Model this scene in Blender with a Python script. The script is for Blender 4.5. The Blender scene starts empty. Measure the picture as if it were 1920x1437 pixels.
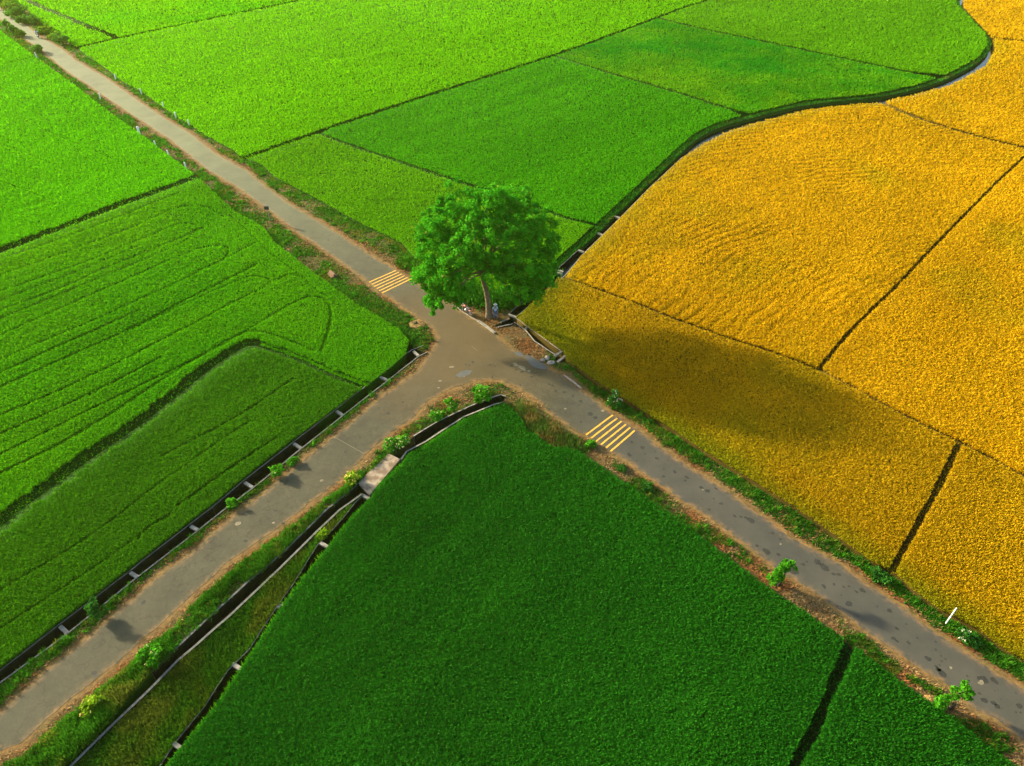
import bpy, bmesh, math, random
import numpy as np
from mathutils import Vector, Matrix, noise as mnoise
from mathutils.geometry import delaunay_2d_cdt

random.seed(7)
RNG = np.random.default_rng(11)
SC = bpy.context.scene
COL = SC.collection

# ------------------------------------------------------------------ camera
CAM_H, PITCH, FPX = 40.0, math.radians(39.5), 1332.0
cd = bpy.data.cameras.new("camera")
cd.sensor_width = 36.0
cd.lens = 36.0 * FPX / 1920.0
cd.clip_end = 5000
cam = bpy.data.objects.new("camera", cd)
COL.objects.link(cam)
cam.location = (0, 0, CAM_H)
cam.rotation_euler = (math.radians(90) - PITCH, 0, 0)
SC.camera = cam

# ------------------------------------------------------------------ light
SUN_EL = math.radians(19)
SUN_AZ = Vector((-0.872, 0.490, 0)).normalized()          # where the sun stands: left, a little behind the scene
sun_dir = Vector((SUN_AZ.x * math.cos(SUN_EL), SUN_AZ.y * math.cos(SUN_EL), math.sin(SUN_EL)))
W = bpy.data.worlds.new("World")
SC.world = W
W.use_nodes = True
nt = W.node_tree
sky = nt.nodes.new("ShaderNodeTexSky")
sky.sky_type = 'NISHITA'
sky.sun_disc = False
sky.sun_elevation = SUN_EL
sky.sun_rotation = math.atan2(SUN_AZ.x, SUN_AZ.y)
sky.dust_density = 2.5
bg = nt.nodes["Background"]
bg.inputs[1].default_value = 0.14
nt.links.new(sky.outputs[0], bg.inputs[0])
sl = bpy.data.lights.new("sun", 'SUN')
sl.energy = 4.4
sl.angle = math.radians(3.2)
sl.color = (1.0, 0.88, 0.62)
so = bpy.data.objects.new("sun", sl)
COL.objects.link(so)
so.rotation_euler = sun_dir.to_track_quat('Z', 'Y').to_euler()
so.location = (-60, 40, 60)
SC.view_settings.view_transform = 'Standard'
SC.view_settings.look = 'None'
SC.view_settings.exposure = 1.6
SC.view_settings.gamma = 1.0

# ------------------------------------------------------------------ helpers
CP, SP = math.cos(PITCH), math.sin(PITCH)


def P(x, y, z=0.0):
    """where on the level z the survey picture's point (x, y) lies"""
    dx = (x - 960) / FPX
    dy = -(y - 718.5) / FPX
    d = (dx, CP + dy * SP, -SP + dy * CP)
    t = (z - CAM_H) / d[2]
    return (d[0] * t, d[1] * t)


def L(pts, z=0.0):
    return np.array([P(x, y, z) for x, y in pts])


def tag(o, label=None, cat=None, group=None, kind=None):
    if label: o["label"] = label
    if cat: o["category"] = cat
    if group: o["group"] = group
    if kind: o["kind"] = kind
    return o


def empty(name, loc, rz=0.0):
    o = bpy.data.objects.new(name, None)
    o.empty_display_size = 0.2
    COL.objects.link(o)
    o.location = loc
    o.rotation_euler = (0, 0, rz)
    return o


def link_mesh(name, me, mats, parent=None):
    o = bpy.data.objects.new(name, me)
    COL.objects.link(o)
    for m in (mats if isinstance(mats, (list, tuple)) else [mats]):
        me.materials.append(m)
    if parent: o.parent = parent
    return o


def from_bm(name, bm, mats, parent=None, smooth=False):
    me = bpy.data.meshes.new(name)
    bm.normal_update()
    bm.to_mesh(me)
    bm.free()
    if smooth:
        me.polygons.foreach_set("use_smooth", [True] * len(me.polygons))
    return link_mesh(name, me, mats, parent)


def inside(pts, poly):
    x, y = pts[:, 0], pts[:, 1]
    r = np.zeros(len(pts), bool)
    n = len(poly)
    for i in range(n):
        x1, y1 = poly[i]
        x2, y2 = poly[(i + 1) % n]
        if y1 == y2: continue
        c = ((y1 > y) != (y2 > y)) & (x < (x2 - x1) * (y - y1) / (y2 - y1) + x1)
        r ^= c
    return r


def dist_line(pts, line, closed=False):
    d = np.full(len(pts), 1e9)
    n = len(line)
    for i in range(n if closed else n - 1):
        a = line[i]
        b = line[(i + 1) % n]
        ab = b - a
        l2 = ab @ ab
        if l2 < 1e-9: continue
        t = np.clip(((pts - a) @ ab) / l2, 0, 1)
        q = pts - a - t[:, None] * ab
        d = np.minimum(d, np.hypot(q[:, 0], q[:, 1]))
    return d


def resample(line, step, jitter=0.0, closed=False):
    out = []
    n = len(line)
    for i in range(n if closed else n - 1):
        a, b = line[i], line[(i + 1) % n]
        k = max(1, int(np.linalg.norm(b - a) / step))
        for j in range(k):
            p = a + (b - a) * (j / k)
            out.append(p + RNG.normal(0, jitter, 2) if jitter else p)
    if not closed: out.append(line[-1])
    return np.array(out)


def smooth_line(line, it=2):
    for _ in range(it):
        q = [line[0]]
        for a, b in zip(line[:-1], line[1:]):
            q += [a * .75 + b * .25, a * .25 + b * .75]
        q.append(line[-1])
        line = np.array(q)
    return line


def offset(line, d):
    t = np.gradient(line, axis=0)
    t /= np.maximum(np.linalg.norm(t, axis=1), 1e-9)[:, None]
    return line + np.stack([-t[:, 1], t[:, 0]], 1) * d


def vnoise(pts, scale, seed=0.0):
    """smooth value noise 0..1 over the plan"""
    p = pts * scale + 1000.37 + seed * 17.13
    i = np.floor(p).astype(np.int64)
    f = p - i
    f = f * f * (3 - 2 * f)

    def h(ix, iy):
        n = (ix * 374761393 + iy * 668265263 + int(seed * 1013)) & 0x7fffffff
        n = ((n ^ (n >> 13)) * 1274126177) & 0x7fffffff
        return ((n ^ (n >> 16)) & 0xffff) / 65535.0
    a = h(i[:, 0], i[:, 1]); b = h(i[:, 0] + 1, i[:, 1])
    c = h(i[:, 0], i[:, 1] + 1); d = h(i[:, 0] + 1, i[:, 1] + 1)
    return (a * (1 - f[:, 0]) + b * f[:, 0]) * (1 - f[:, 1]) + (c * (1 - f[:, 0]) + d * f[:, 0]) * f[:, 1]


def fbm(pts, scale, seed=0.0):
    return (vnoise(pts, scale, seed) + .5 * vnoise(pts, scale * 2.1, seed + 3) + .25 * vnoise(pts, scale * 4.3, seed + 7)) / 1.75


# ------------------------------------------------------------------ materials
def newmat(name):
    m = bpy.data.materials.new(name)
    m.use_nodes = True
    n = m.node_tree
    n.nodes.clear()
    out = n.nodes.new("ShaderNodeOutputMaterial")
    return m, n, out


def rgba(c): return (c[0], c[1], c[2], 1)


def mixc(n, fac, a, b, mode='MIX'):
    k = n.nodes.new("ShaderNodeMix")
    k.data_type = 'RGBA'
    k.blend_type = mode
    for s, v in ((k.inputs[0], fac), (k.inputs[6], a), (k.inputs[7], b)):
        if isinstance(v, (int, float)): s.default_value = v
        elif isinstance(v, tuple): s.default_value = rgba(v)
        else: n.links.new(v, s)
    return k.outputs[2]


def attr(n, name):
    a = n.nodes.new("ShaderNodeAttribute")
    a.attribute_name = name
    return a.outputs["Fac"]


def ntex(n, scale, detail=3.0, rough=.55):
    tc = n.nodes.new("ShaderNodeTexCoord")
    t = n.nodes.new("ShaderNodeTexNoise")
    t.inputs["Scale"].default_value = scale
    t.inputs["Detail"].default_value = detail
    t.inputs["Roughness"].default_value = rough
    n.links.new(tc.outputs["Object"], t.inputs["Vector"])
    return t.outputs["Fac"]


def ramp(n, src, lo, hi):
    r = n.nodes.new("ShaderNodeMapRange")
    r.inputs[1].default_value = lo
    r.inputs[2].default_value = hi
    n.links.new(src, r.inputs[0])
    return r.outputs[0]


def leaf_mat(name, c1, c2, c3=None, transl=.45, gloss=.012, patch=.06, pamt=.3, rough=.6):
    """blades and leaves: tint runs c1..c2, attribute «alt» goes over to c3"""
    m, n, out = newmat(name)
    col = mixc(n, attr(n, "tint"), c1, c2)
    if c3: col = mixc(n, attr(n, "alt"), col, c3)
    pn = ramp(n, ntex(n, patch, 4), .32, .68)
    col = mixc(n, pn, mixc(n, 1.0, col, (1 - pamt, 1 - pamt, 1 - pamt), 'MULTIPLY'), col)
    d = n.nodes.new("ShaderNodeBsdfDiffuse")
    t = n.nodes.new("ShaderNodeBsdfTranslucent")
    g = n.nodes.new("ShaderNodeBsdfGlossy")
    g.inputs["Roughness"].default_value = rough
    n.links.new(col, d.inputs[0]); n.links.new(col, t.inputs[0])
    a = n.nodes.new("ShaderNodeMixShader"); a.inputs[0].default_value = transl
    n.links.new(d.outputs[0], a.inputs[1]); n.links.new(t.outputs[0], a.inputs[2])
    b = n.nodes.new("ShaderNodeMixShader"); b.inputs[0].default_value = gloss
    n.links.new(a.outputs[0], b.inputs[1]); n.links.new(g.outputs[0], b.inputs[2])
    b.inputs[0].default_value = min(gloss, .003)
    n.links.new(b.outputs[0], out.inputs[0])
    return m


def plain(name, c1, c2=None, scale=6.0, rough=.8, bump=0.0, metal=0.0, lo=.35, hi=.65, spec=.3):
    m, n, out = newmat(name)
    b = n.nodes.new("ShaderNodeBsdfPrincipled")
    b.inputs["Roughness"].default_value = rough
    b.inputs["Metallic"].default_value = metal
    b.inputs["Specular IOR Level"].default_value = spec
    nz = ntex(n, scale, 5)
    col = mixc(n, ramp(n, nz, lo, hi), c1, c2 if c2 else tuple(v * .8 for v in c1))
    n.links.new(col, b.inputs["Base Color"])
    if bump:
        bp = n.nodes.new("ShaderNodeBump")
        bp.inputs["Strength"].default_value = bump
        bp.inputs["Distance"].default_value = .05
        n.links.new(nz, bp.inputs["Height"])
        n.links.new(bp.outputs[0], b.inputs["Normal"])
    n.links.new(b.outputs[0], out.inputs[0])
    return m


def asphalt_mat():
    m, n, out = newmat("asphalt")
    b = n.nodes.new("ShaderNodeBsdfPrincipled")
    b.inputs["Roughness"].default_value = .85
    b.inputs["Specular IOR Level"].default_value = .25
    big = ramp(n, ntex(n, .35, 5, .65), .32, .68)
    col = mixc(n, big, (.052, .050, .026), (.082, .076, .040))
    mid = ramp(n, ntex(n, 1.5, 6, .7), .38, .66)
    col = mixc(n, mid, mixc(n, 1.0, col, (.80, .80, .80), 'MULTIPLY'), col)
    fine = ramp(n, ntex(n, 9.0, 6, .75), .3, .7)
    col = mixc(n, fine, mixc(n, 1.0, col, (.74, .74, .74), 'MULTIPLY'), mixc(n, 1.0, col, (1.15, 1.15, 1.15), 'MULTIPLY'))
    tc = n.nodes.new("ShaderNodeTexCoord")
    wn = n.nodes.new("ShaderNodeTexNoise"); wn.inputs["Scale"].default_value = .9; wn.inputs["Detail"].default_value = 4
    n.links.new(tc.outputs["Object"], wn.inputs["Vector"])
    va = n.nodes.new("ShaderNodeVectorMath"); va.operation = 'MULTIPLY_ADD'
    n.links.new(wn.outputs["Color"], va.inputs[0]); va.inputs[1].default_value = (2.2, 2.2, 2.2)
    n.links.new(tc.outputs["Object"], va.inputs[2])
    vo_ = n.nodes.new("ShaderNodeTexVoronoi"); vo_.feature = 'DISTANCE_TO_EDGE'; vo_.inputs["Scale"].default_value = .42
    n.links.new(va.outputs[0], vo_.inputs["Vector"])
    crack = ramp(n, vo_.outputs["Distance"], .0, .022)
    col = mixc(n, crack, mixc(n, 1.0, col, (.70, .68, .66), 'MULTIPLY'), col)
    col = mixc(n, attr(n, "far_haze"), col, mixc(n, big, (.122, .140, .060), (.158, .172, .080)))  # pale green haze of the far lane, painted into the asphalt colour
    col = mixc(n, attr(n, "grey"), col, mixc(n, big, (.048, .047, .036), (.068, .066, .049)))
    col = mixc(n, attr(n, "dust"), col, (.112, .070, .020))
    edge = n.nodes.new("ShaderNodeMath"); edge.operation = 'MULTIPLY'
    n.links.new(attr(n, "edge"), edge.inputs[0])
    n.links.new(ramp(n, ntex(n, 1.9, 6, .7), .42, .66), edge.inputs[1])
    col = mixc(n, edge.outputs[0], col, (.24, .135, .046))
    n.links.new(col, b.inputs["Base Color"])
    bp = n.nodes.new("ShaderNodeBump"); bp.inputs["Strength"].default_value = .25; bp.inputs["Distance"].default_value = .02
    n.links.new(ntex(n, 22, 3), bp.inputs["Height"]); n.links.new(bp.outputs[0], b.inputs["Normal"])
    n.links.new(b.outputs[0], out.inputs[0])
    return m


def verge_mat():
    m, n, out = newmat("verge_earth")
    b = n.nodes.new("ShaderNodeBsdfPrincipled")
    b.inputs["Roughness"].default_value = .95
    b.inputs["Specular IOR Level"].default_value = .1
    a = ramp(n, ntex(n, 2.2, 7, .72), .33, .66)
    col = mixc(n, a, (.050, .032, .012), (.165, .098, .034))
    col = mixc(n, ramp(n, ntex(n, .45, 4), .48, .62), col, (.09, .075, .028))
    col = mixc(n, attr(n, "cover"), col, mixc(n, a, (.012, .050, .004), (.035, .105, .008)))
    sand = n.nodes.new("ShaderNodeMath"); sand.operation = 'MULTIPLY'
    n.links.new(attr(n, "edge"), sand.inputs[0])
    n.links.new(ramp(n, ntex(n, 1.5, 6, .72), .34, .56), sand.inputs[1])
    col = mixc(n, sand.outputs[0], col, mixc(n, ramp(n, ntex(n, 3.5, 5, .7), .3, .7), (.165, .085, .025), (.29, .180, .062)))
    n.links.new(col, b.inputs["Base Color"])
    bp = n.nodes.new("ShaderNodeBump"); bp.inputs["Strength"].default_value = .9; bp.inputs["Distance"].default_value = .08
    n.links.new(ntex(n, 3.0, 8, .75), bp.inputs["Height"]); n.links.new(bp.outputs[0], b.inputs["Normal"])
    n.links.new(b.outputs[0], out.inputs[0])
    return m


M_ASPH, M_VERGE = asphalt_mat(), verge_mat()
M_MUD = plain("wet_mud", (.012, .009, .005), (.024, .017, .008), 1.5, .8, spec=.1)
M_SOIL_G = plain("crop_floor_green", (.010, .038, .003), (.014, .048, .003), .8, .95, spec=.05)
M_SOIL_F = plain("crop_floor_dark", (.004, .012, .002), (.006, .018, .002), .8, .95, spec=.05)
M_SOIL_Y = plain("crop_floor_straw", (.035, .026, .005), (.060, .040, .007), .8, .95, spec=.05)
M_CONC = plain("old_concrete", (.30, .27, .21), (.15, .14, .11), 3.0, .9, .4)
M_CONC_D = plain("dark_concrete", (.085, .085, .075), (.16, .155, .13), 2.5, .9, .4)
M_MOSS_SHADE = plain("moss_and_shade", (.012, .011, .008), (.028, .022, .012), 2.5, .95, .3, spec=.05)  # mossy drain sides, blackened further with the channel's shade in the colour
M_YPAINT = plain("yellow_road_paint", (.72, .365, .030), (.24, .15, .045), 5.0, .8, lo=.50, hi=.72)
M_WPAINT = plain("white_paint", (.80, .80, .74), (.65, .64, .56), 8.0, .6)
M_STAIN = plain("dark_stain", (.020, .020, .014), (.036, .034, .022), 9.0, .8)
M_WET = plain("damp_asphalt", (.075, .078, .068), (.095, .092, .074), 2.0, .6)
M_PATCH = plain("pale_patch", (.24, .20, .115), (.12, .105, .06), 6.0, .9)
M_BARK = plain("bark", (.19, .135, .08), (.10, .07, .042), 5.0, .95, .6)
M_TWIG = plain("twig_bark", (.11, .08, .045), (.06, .045, .025), 6.0, .95, .3)
M_WATER, _n, _o = newmat("canal_water")
_b = _n.nodes.new("ShaderNodeBsdfPrincipled")
_b.inputs["Base Color"].default_value = (.018, .020, .012, 1)
_b.inputs["Roughness"].default_value = .12
_b.inputs["Specular IOR Level"].default_value = .16
_n.links.new(_b.outputs[0], _o.inputs[0])


# ------------------------------------------------------------------ sheets, ribbons, blades
def sheet(name, outline, mat, z=0.0, skirt=None, grid=None, zj=0.0, edge_from=None, edge_w=.6, extra=None):
    """a level piece of ground with a skirt down its sides; attribute «edge» = 1 at the outline EDGE_FROM, 0 from edge_w metres on"""
    pts = [tuple(p) for p in outline]
    nb = len(pts)
    if grid:
        lo, hi = outline.min(0), outline.max(0)
        gx, gy = np.meshgrid(np.arange(lo[0], hi[0], grid), np.arange(lo[1], hi[1], grid))
        g = np.stack([gx.ravel(), gy.ravel()], 1)
        g += RNG.uniform(-.2, .2, g.shape) * grid
        g = g[inside(g, outline)]
        g = g[dist_line(g, outline, True) > grid * .35]
        pts += [tuple(p) for p in g]
    v, e, f, *_ = delaunay_2d_cdt([Vector(p) for p in pts], [], [list(range(nb))], 1, 1e-5)
    bm = bmesh.new()
    vs = []
    for q in v:
        vs.append(bm.verts.new((q.x, q.y, z)))
    for t in f:
        try: bm.faces.new([vs[i] for i in t])
        except ValueError: pass
    bmesh.ops.recalc_face_normals(bm, faces=bm.faces)
    bm.normal_update()
    if sum(fc.normal.z for fc in bm.faces) < 0:
        bmesh.ops.reverse_faces(bm, faces=bm.faces)
    if zj:
        dd = dist_line(np.array([w.co.xy for w in bm.verts]), edge_from, True) if edge_from is not None else np.full(len(bm.verts), 9.0)
        bm.verts.index_update()
        flat = inside(np.array([w.co.xy for w in bm.verts]), edge_from) if edge_from is not None else np.zeros(len(bm.verts), bool)
        for w, dw in zip(bm.verts, dd):
            if dw < .5 or flat[w.index]: continue
            w.co.z += zj * (mnoise.noise(Vector((w.co.x * .9, w.co.y * .9, 3.0))) + .5 * mnoise.noise(Vector((w.co.x * 2.9, w.co.y * 2.9, 9.0))))
    if skirt is not None:
        be = [e_ for e_ in bm.edges if e_.is_boundary]
        r = bmesh.ops.extrude_edge_only(bm, edges=be)
        for g_ in r["geom"]:
            if isinstance(g_, bmesh.types.BMVert): g_.co.z = skirt
    me = bpy.data.meshes.new(name)
    bm.to_mesh(me); bm.free()
    co = np.zeros(len(me.vertices) * 3); me.vertices.foreach_get("co", co)
    co = co.reshape(-1, 3)[:, :2]
    if edge_from is not None:
        d = dist_line(co, edge_from, True)
        a = me.attributes.new("edge", 'FLOAT', 'POINT')
        a.data.foreach_set("value", np.clip(1 - d / edge_w, 0, 1).astype(np.float32))
    for k, fn in (extra or {}).items():
        a = me.attributes.new(k, 'FLOAT', 'POINT')
        a.data.foreach_set("value", fn(co).astype(np.float32))
    return link_mesh(name, me, mat)


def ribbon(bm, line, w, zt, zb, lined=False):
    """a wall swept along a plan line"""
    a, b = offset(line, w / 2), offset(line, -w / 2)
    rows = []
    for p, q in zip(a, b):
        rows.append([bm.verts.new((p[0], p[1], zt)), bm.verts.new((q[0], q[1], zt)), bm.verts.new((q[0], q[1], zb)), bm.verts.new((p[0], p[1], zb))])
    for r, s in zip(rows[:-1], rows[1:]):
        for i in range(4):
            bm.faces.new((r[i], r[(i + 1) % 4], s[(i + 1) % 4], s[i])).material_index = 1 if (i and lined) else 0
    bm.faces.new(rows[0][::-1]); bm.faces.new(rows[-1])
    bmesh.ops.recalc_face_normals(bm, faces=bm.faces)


def box(bm, a, b, w, zt, zb):
    ribbon(bm, np.array([a, b], float), w, zt, zb)


def tri_mesh(name, V, mats, attrs, nv=3, parent=None):
    """N separate triangles (nv=3) or quads (nv=4) from an (N, nv, 3) array"""
    N = len(V)
    me = bpy.data.meshes.new(name)
    me.vertices.add(N * nv)
    me.vertices.foreach_set("co", V.reshape(-1).astype(np.float32))
    me.loops.add(N * nv)
    me.loops.foreach_set("vertex_index", np.arange(N * nv, dtype=np.int32))
    me.polygons.add(N)
    me.polygons.foreach_set("loop_start", np.arange(0, N * nv, nv, dtype=np.int32))
    me.polygons.foreach_set("loop_total", np.full(N, nv, np.int32))
    me.update(calc_edges=True)
    for k, v in attrs.items():
        a = me.attributes.new(k, 'FLOAT', 'POINT')
        a.data.foreach_set("value", np.repeat(v, nv).astype(np.float32))
    return link_mesh(name, me, mats, parent)


def join_into(o, bm_fn, mat):
    """adds faces made by bm_fn to mesh object o with their own material slot"""
    pass


def blades(p, z, h, w, lean, az=None):
    """one leaning blade per plan point"""
    n = len(p)
    az = RNG.uniform(0, 2 * math.pi, n) if az is None else az
    face = az + math.pi / 2 + RNG.normal(0, .5, n)
    bx, by = np.cos(face) * w / 2, np.sin(face) * w / 2
    s, c = np.sin(lean) * h, np.cos(lean) * h
    V = np.zeros((n, 3, 3))
    V[:, 0] = np.stack([p[:, 0] - bx, p[:, 1] - by, z], 1)
    V[:, 1] = np.stack([p[:, 0] + bx, p[:, 1] + by, z], 1)
    V[:, 2] = np.stack([p[:, 0] + np.cos(az) * s, p[:, 1] + np.sin(az) * s, z + c], 1)
    return V


def scatter(poly, per_px=1.6, lim=300.0, ymin=6.0):
    """plan points whose density falls off with the distance at which they are looked at"""
    lo, hi = poly.min(0), poly.max(0)
    res = []
    y = max(lo[1], ymin)
    while y < hi[1]:
        st = 2.0 + y * .03
        d = math.hypot(y + st / 2, CAM_H)
        x = max(lo[0], -1.0 * y - 30)
        xe = min(hi[0], 1.0 * y + 30)
        if xe > x:
            rho = per_px * 710 ** 2 * CAM_H / d ** 3
            n = int(rho * st * (xe - x))
            res.append(np.stack([RNG.uniform(x, xe, n), RNG.uniform(y, y + st, n)], 1))
        y += st
    p = np.concatenate(res)
    return p[inside(p, poly)]


def px_size(p):
    return np.sqrt(p[:, 0] ** 2 + p[:, 1] ** 2 + CAM_H ** 2) / 710.0


FIELD_N = [0]
_a, _b2 = np.array(P(455, 297)), np.array(P(1280, 15))
ROWDIR = (_b2 - _a) / np.linalg.norm(_b2 - _a)


def field(name, label, poly_px, mat, soil, h=.45, per_px=6.0, lean=(.4, 1.3), cuts=(), alt=None, hfn=None, z_trace=.3, poly=None, wmul=1.0):
    """one field block: the floor between the plants and the plants themselves as one mass"""
    poly = L(poly_px, z_trace) if poly is None else poly
    FIELD_N[0] += 1
    z0 = .012 + .006 * (FIELD_N[0] % 9)
    base = sheet(name, poly, [], z=z0, skirt=-1.0)
    p = scatter(poly, per_px)
    keep = np.ones(len(p), bool)
    hh = np.ones(len(p))
    for line, w, depth in cuts:
        d = dist_line(p, line)
        wob = w * (.55 + .45 * vnoise(p, .9, 5) + .5 * vnoise(p, 3.3, 6))
        k = d < wob
        if depth >= 1:
            stray = RNG.uniform(0, 1, len(p)) < (.05 if w > .5 else .06)
            keep &= ~k | stray
            hh = np.where(k & stray, hh * .35, hh)
        else: hh = np.where(k, hh * (1 - depth), hh)
    p, hh = p[keep], hh[keep]
    n = len(p)
    ps = px_size(p)
    hh = hh * h * RNG.uniform(.75, 1.1, n) * (.85 + .3 * vnoise(p, .35, 2))
    if hfn is not None: hh *= hfn(p)
    fz = .82 if per_px < 5 else .62
    ln = np.minimum(ps * RNG.uniform(1.6, 3.0, n) * fz, .5)
    V = blades(p, z0 + hh * RNG.uniform(.35, .9, n), ln, ps * RNG.uniform(.75, 1.3, n) * wmul * (.9 if per_px < 5 else .80), RNG.uniform(lean[0], lean[1], n))
    q = np.stack([p @ ROWDIR * .035, p @ np.array([-ROWDIR[1], ROWDIR[0]]) * .55], 1)
    tint = np.clip(RNG.uniform(0, 1, n) * .70 + .35 * (fbm(p, .12, 4) - .2) + .45 * (fbm(q, 1.0, 77) - .5), 0, 1)
    al = np.zeros(n) if alt is None else np.clip(alt(p), 0, 1)
    # one object: floor + plants
    bme = base.data
    nv = len(bme.vertices); npol = len(bme.polygons); nl = len(bme.loops)
    fco = np.zeros(nv * 3); bme.vertices.foreach_get("co", fco)
    fvi = np.zeros(nl, np.int32); bme.loops.foreach_get("vertex_index", fvi)
    fls = np.zeros(npol, np.int32); bme.polygons.foreach_get("loop_start", fls)
    flt = np.zeros(npol, np.int32); bme.polygons.foreach_get("loop_total", flt)
    me = bpy.data.meshes.new(name)
    me.vertices.add(nv + 3 * n)
    me.vertices.foreach_set("co", np.concatenate([fco, V.reshape(-1)]).astype(np.float32))
    me.loops.add(nl + 3 * n)
    me.loops.foreach_set("vertex_index", np.concatenate([fvi, nv + np.arange(3 * n, dtype=np.int32)]))
    me.polygons.add(npol + n)
    me.polygons.foreach_set("loop_start", np.concatenate([fls, nl + np.arange(0, 3 * n, 3, dtype=np.int32)]))
    me.polygons.foreach_set("loop_total", np.concatenate([flt, np.full(n, 3, np.int32)]))
    me.materials.append(soil); me.materials.append(mat)
    me.polygons.foreach_set("material_index", np.concatenate([np.zeros(npol, np.int32), np.ones(n, np.int32)]))
    me.update(calc_edges=True)
    for k_, v_ in (("tint", tint), ("alt", al)):
        a_ = me.attributes.new(k_, 'FLOAT', 'POINT')
        a_.data.foreach_set("value", np.concatenate([np.zeros(nv), np.repeat(v_, 3)]).astype(np.float32))
    base.data = me
    bpy.data.meshes.remove(bme)
    tag(base, label, "crop field", kind="stuff")
    return base


# ================================================================== SURVEY LINES (picture points brought down to the ground)
N_L = [(-110, -48), (0, 34), (12, 45), (35, 62), (50, 75), (75, 90), (98, 111), (122, 131), (170, 162), (213, 192), (262, 224), (320, 262), (367, 300), (393, 320), (437, 346), (509, 396), (551, 429), (630, 484), (691, 528), (718, 549), (750, 571), (779, 591), (805, 611), (817, 621), (820, 634), (813, 652)]
W_L = [(794, 679), (780, 699), (749, 721), (725, 737), (694, 762), (660, 792), (628, 818), (600, 838), (548, 881), (461, 953), (444, 964), (374, 1024), (294, 1084), (187, 1177), (83, 1261), (0, 1334), (-160, 1458)]
W_R = [(-160, 1545), (0, 1408), (37, 1394), (117, 1321), (187, 1268), (247, 1217), (317, 1154), (377, 1100), (434, 1047), (460, 1029), (489, 1010), (548, 971), (599, 927), (643, 895), (652, 885), (684, 854), (717, 824), (750, 796), (772, 784), (803, 752), (832, 734), (866, 721), (885, 713)]
S_L = [(911, 710), (939, 714), (961, 721), (990, 737), (1015, 754), (1033, 777), (1068, 799), (1098, 817), (1144, 847), (1173, 861), (1188, 874), (1216, 892), (1248, 916), (1310, 957), (1363, 994), (1427, 1040), (1467, 1074), (1514, 1100), (1570, 1141), (1614, 1177), (1681, 1224), (1764, 1276), (1814, 1318), (1868, 1349), (1920, 1388), (2080, 1500)]
S_R = [(2080, 1405), (1920, 1294), (1861, 1257), (1798, 1214), (1714, 1157), (1641, 1104), (1574, 1057), (1480, 1007), (1413, 957), (1360, 919), (1317, 892), (1270, 861), (1232, 834), (1193, 806), (1146, 773), (1115, 749), (1088, 729), (1051, 702), (1021, 688)]
J_R = [(990, 672), (971, 663), (946, 645), (926, 625), (884, 598), (862, 583), (840, 569), (800, 545), (768, 524), (737, 503)]
N_R = [(684, 471), (614, 425), (564, 396), (513, 361), (459, 318), (407, 290), (359, 252), (317, 227), (264, 192), (228, 167), (202, 148), (170, 130), (140, 112), (118, 93), (95, 80), (75, 70), (55, 52), (31, 34), (12, 24), (0, 16), (-110, -62)]
ROAD = resample(L(N_L + W_L + W_R + S_L + S_R + J_R + N_R), .45, .02, True)
ROAD = ROAD + .34 * (np.stack([fbm(ROAD, .9, 101), fbm(ROAD, .9, 107)], 1) - .5)

F_NL = [(-100, -14), (0, 58), (64, 105), (140, 160), (193, 202), (259, 248), (316, 291), (368, 330), (386, 346), (440, 397), (496, 428), (513, 453), (579, 504), (618, 534), (668, 571), (699, 588), (747, 617), (767, 639)]
DW_F = [(796, 652), (776, 660), (760, 670), (713, 708), (640, 766), (551, 834), (459, 906), (401, 955), (359, 987), (247, 1074), (113, 1176), (0, 1264), (-160, 1388)]       # drain at the left lane, field side
DW_R = [(800, 660), (783, 668), (725, 714), (640, 780), (564, 841), (474, 914), (417, 957), (371, 994), (257, 1082), (127, 1187), (0, 1280), (-160, 1406)]                    # its road side
CM_R = [(90, 1460), (174, 1385), (234, 1315), (284, 1261), (361, 1187), (467, 1090), (534, 1034), (611, 957), (664, 915), (673, 905)]            # canal at the right of the lane, road side
CM_R2 = [(729, 853), (742, 851), (776, 818), (818, 793), (858, 773), (903, 753), (938, 741), (948, 744)]
CM_F2 = [(752, 862), (762, 848), (800, 828), (827, 810), (869, 783), (925, 760), (940, 756)]
CM_F = [(110, 1462), (174, 1396), (254, 1320), (334, 1240), (434, 1153), (564, 1028), (594, 998), (637, 957), (679, 927)]                     # field side wall
F_R = [(941, 758), (968, 779), (981, 795), (988, 816), (1005, 818), (1016, 831), (1040, 843), (1065, 845), (1084, 851), (1119, 874), (1160, 902), (1185, 919), (1280, 987), (1330, 1024), (1413, 1087), (1497, 1147), (1557, 1187), (1587, 1207), (1614, 1224), (1697, 1287), (1774, 1341), (1848, 1398), (1960, 1478)]
Y_L = [(2080, 1356), (1920, 1247), (1874, 1221), (1831, 1187), (1748, 1144), (1701, 1107), (1671, 1080), (1631, 1060), (1567, 1014), (1487, 958), (1380, 891), (1295, 838), (1248, 805), (1216, 788), (1191, 769), (1162, 751), (1137, 735), (1112, 720), (1091, 704), (1062, 680)]
DT_F = [(965, 595), (990, 614), (1053, 660)]            # drain by the tree, field side
DT_R = [(1042, 678), (1040, 666), (1002, 640), (984, 619), (964, 605)]
DB_B = [(961, 609), (930, 614)]
DB_T = [(927, 610), (939, 604), (955, 599), (953, 591)]
CS_L = [(953, 591), (1000, 547), (1043, 507), (1085, 469), (1121, 437), (1153, 405), (1208, 354), (1280, 284), (1313, 256), (1347, 239), (1413, 220), (1514, 195), (1641, 184), (1721, 167), (1781, 147), (1841, 114), (1860, 88), (1855, 68), (1825, 36), (1800, 13), (1799, 0), (1815, -30)]
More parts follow.
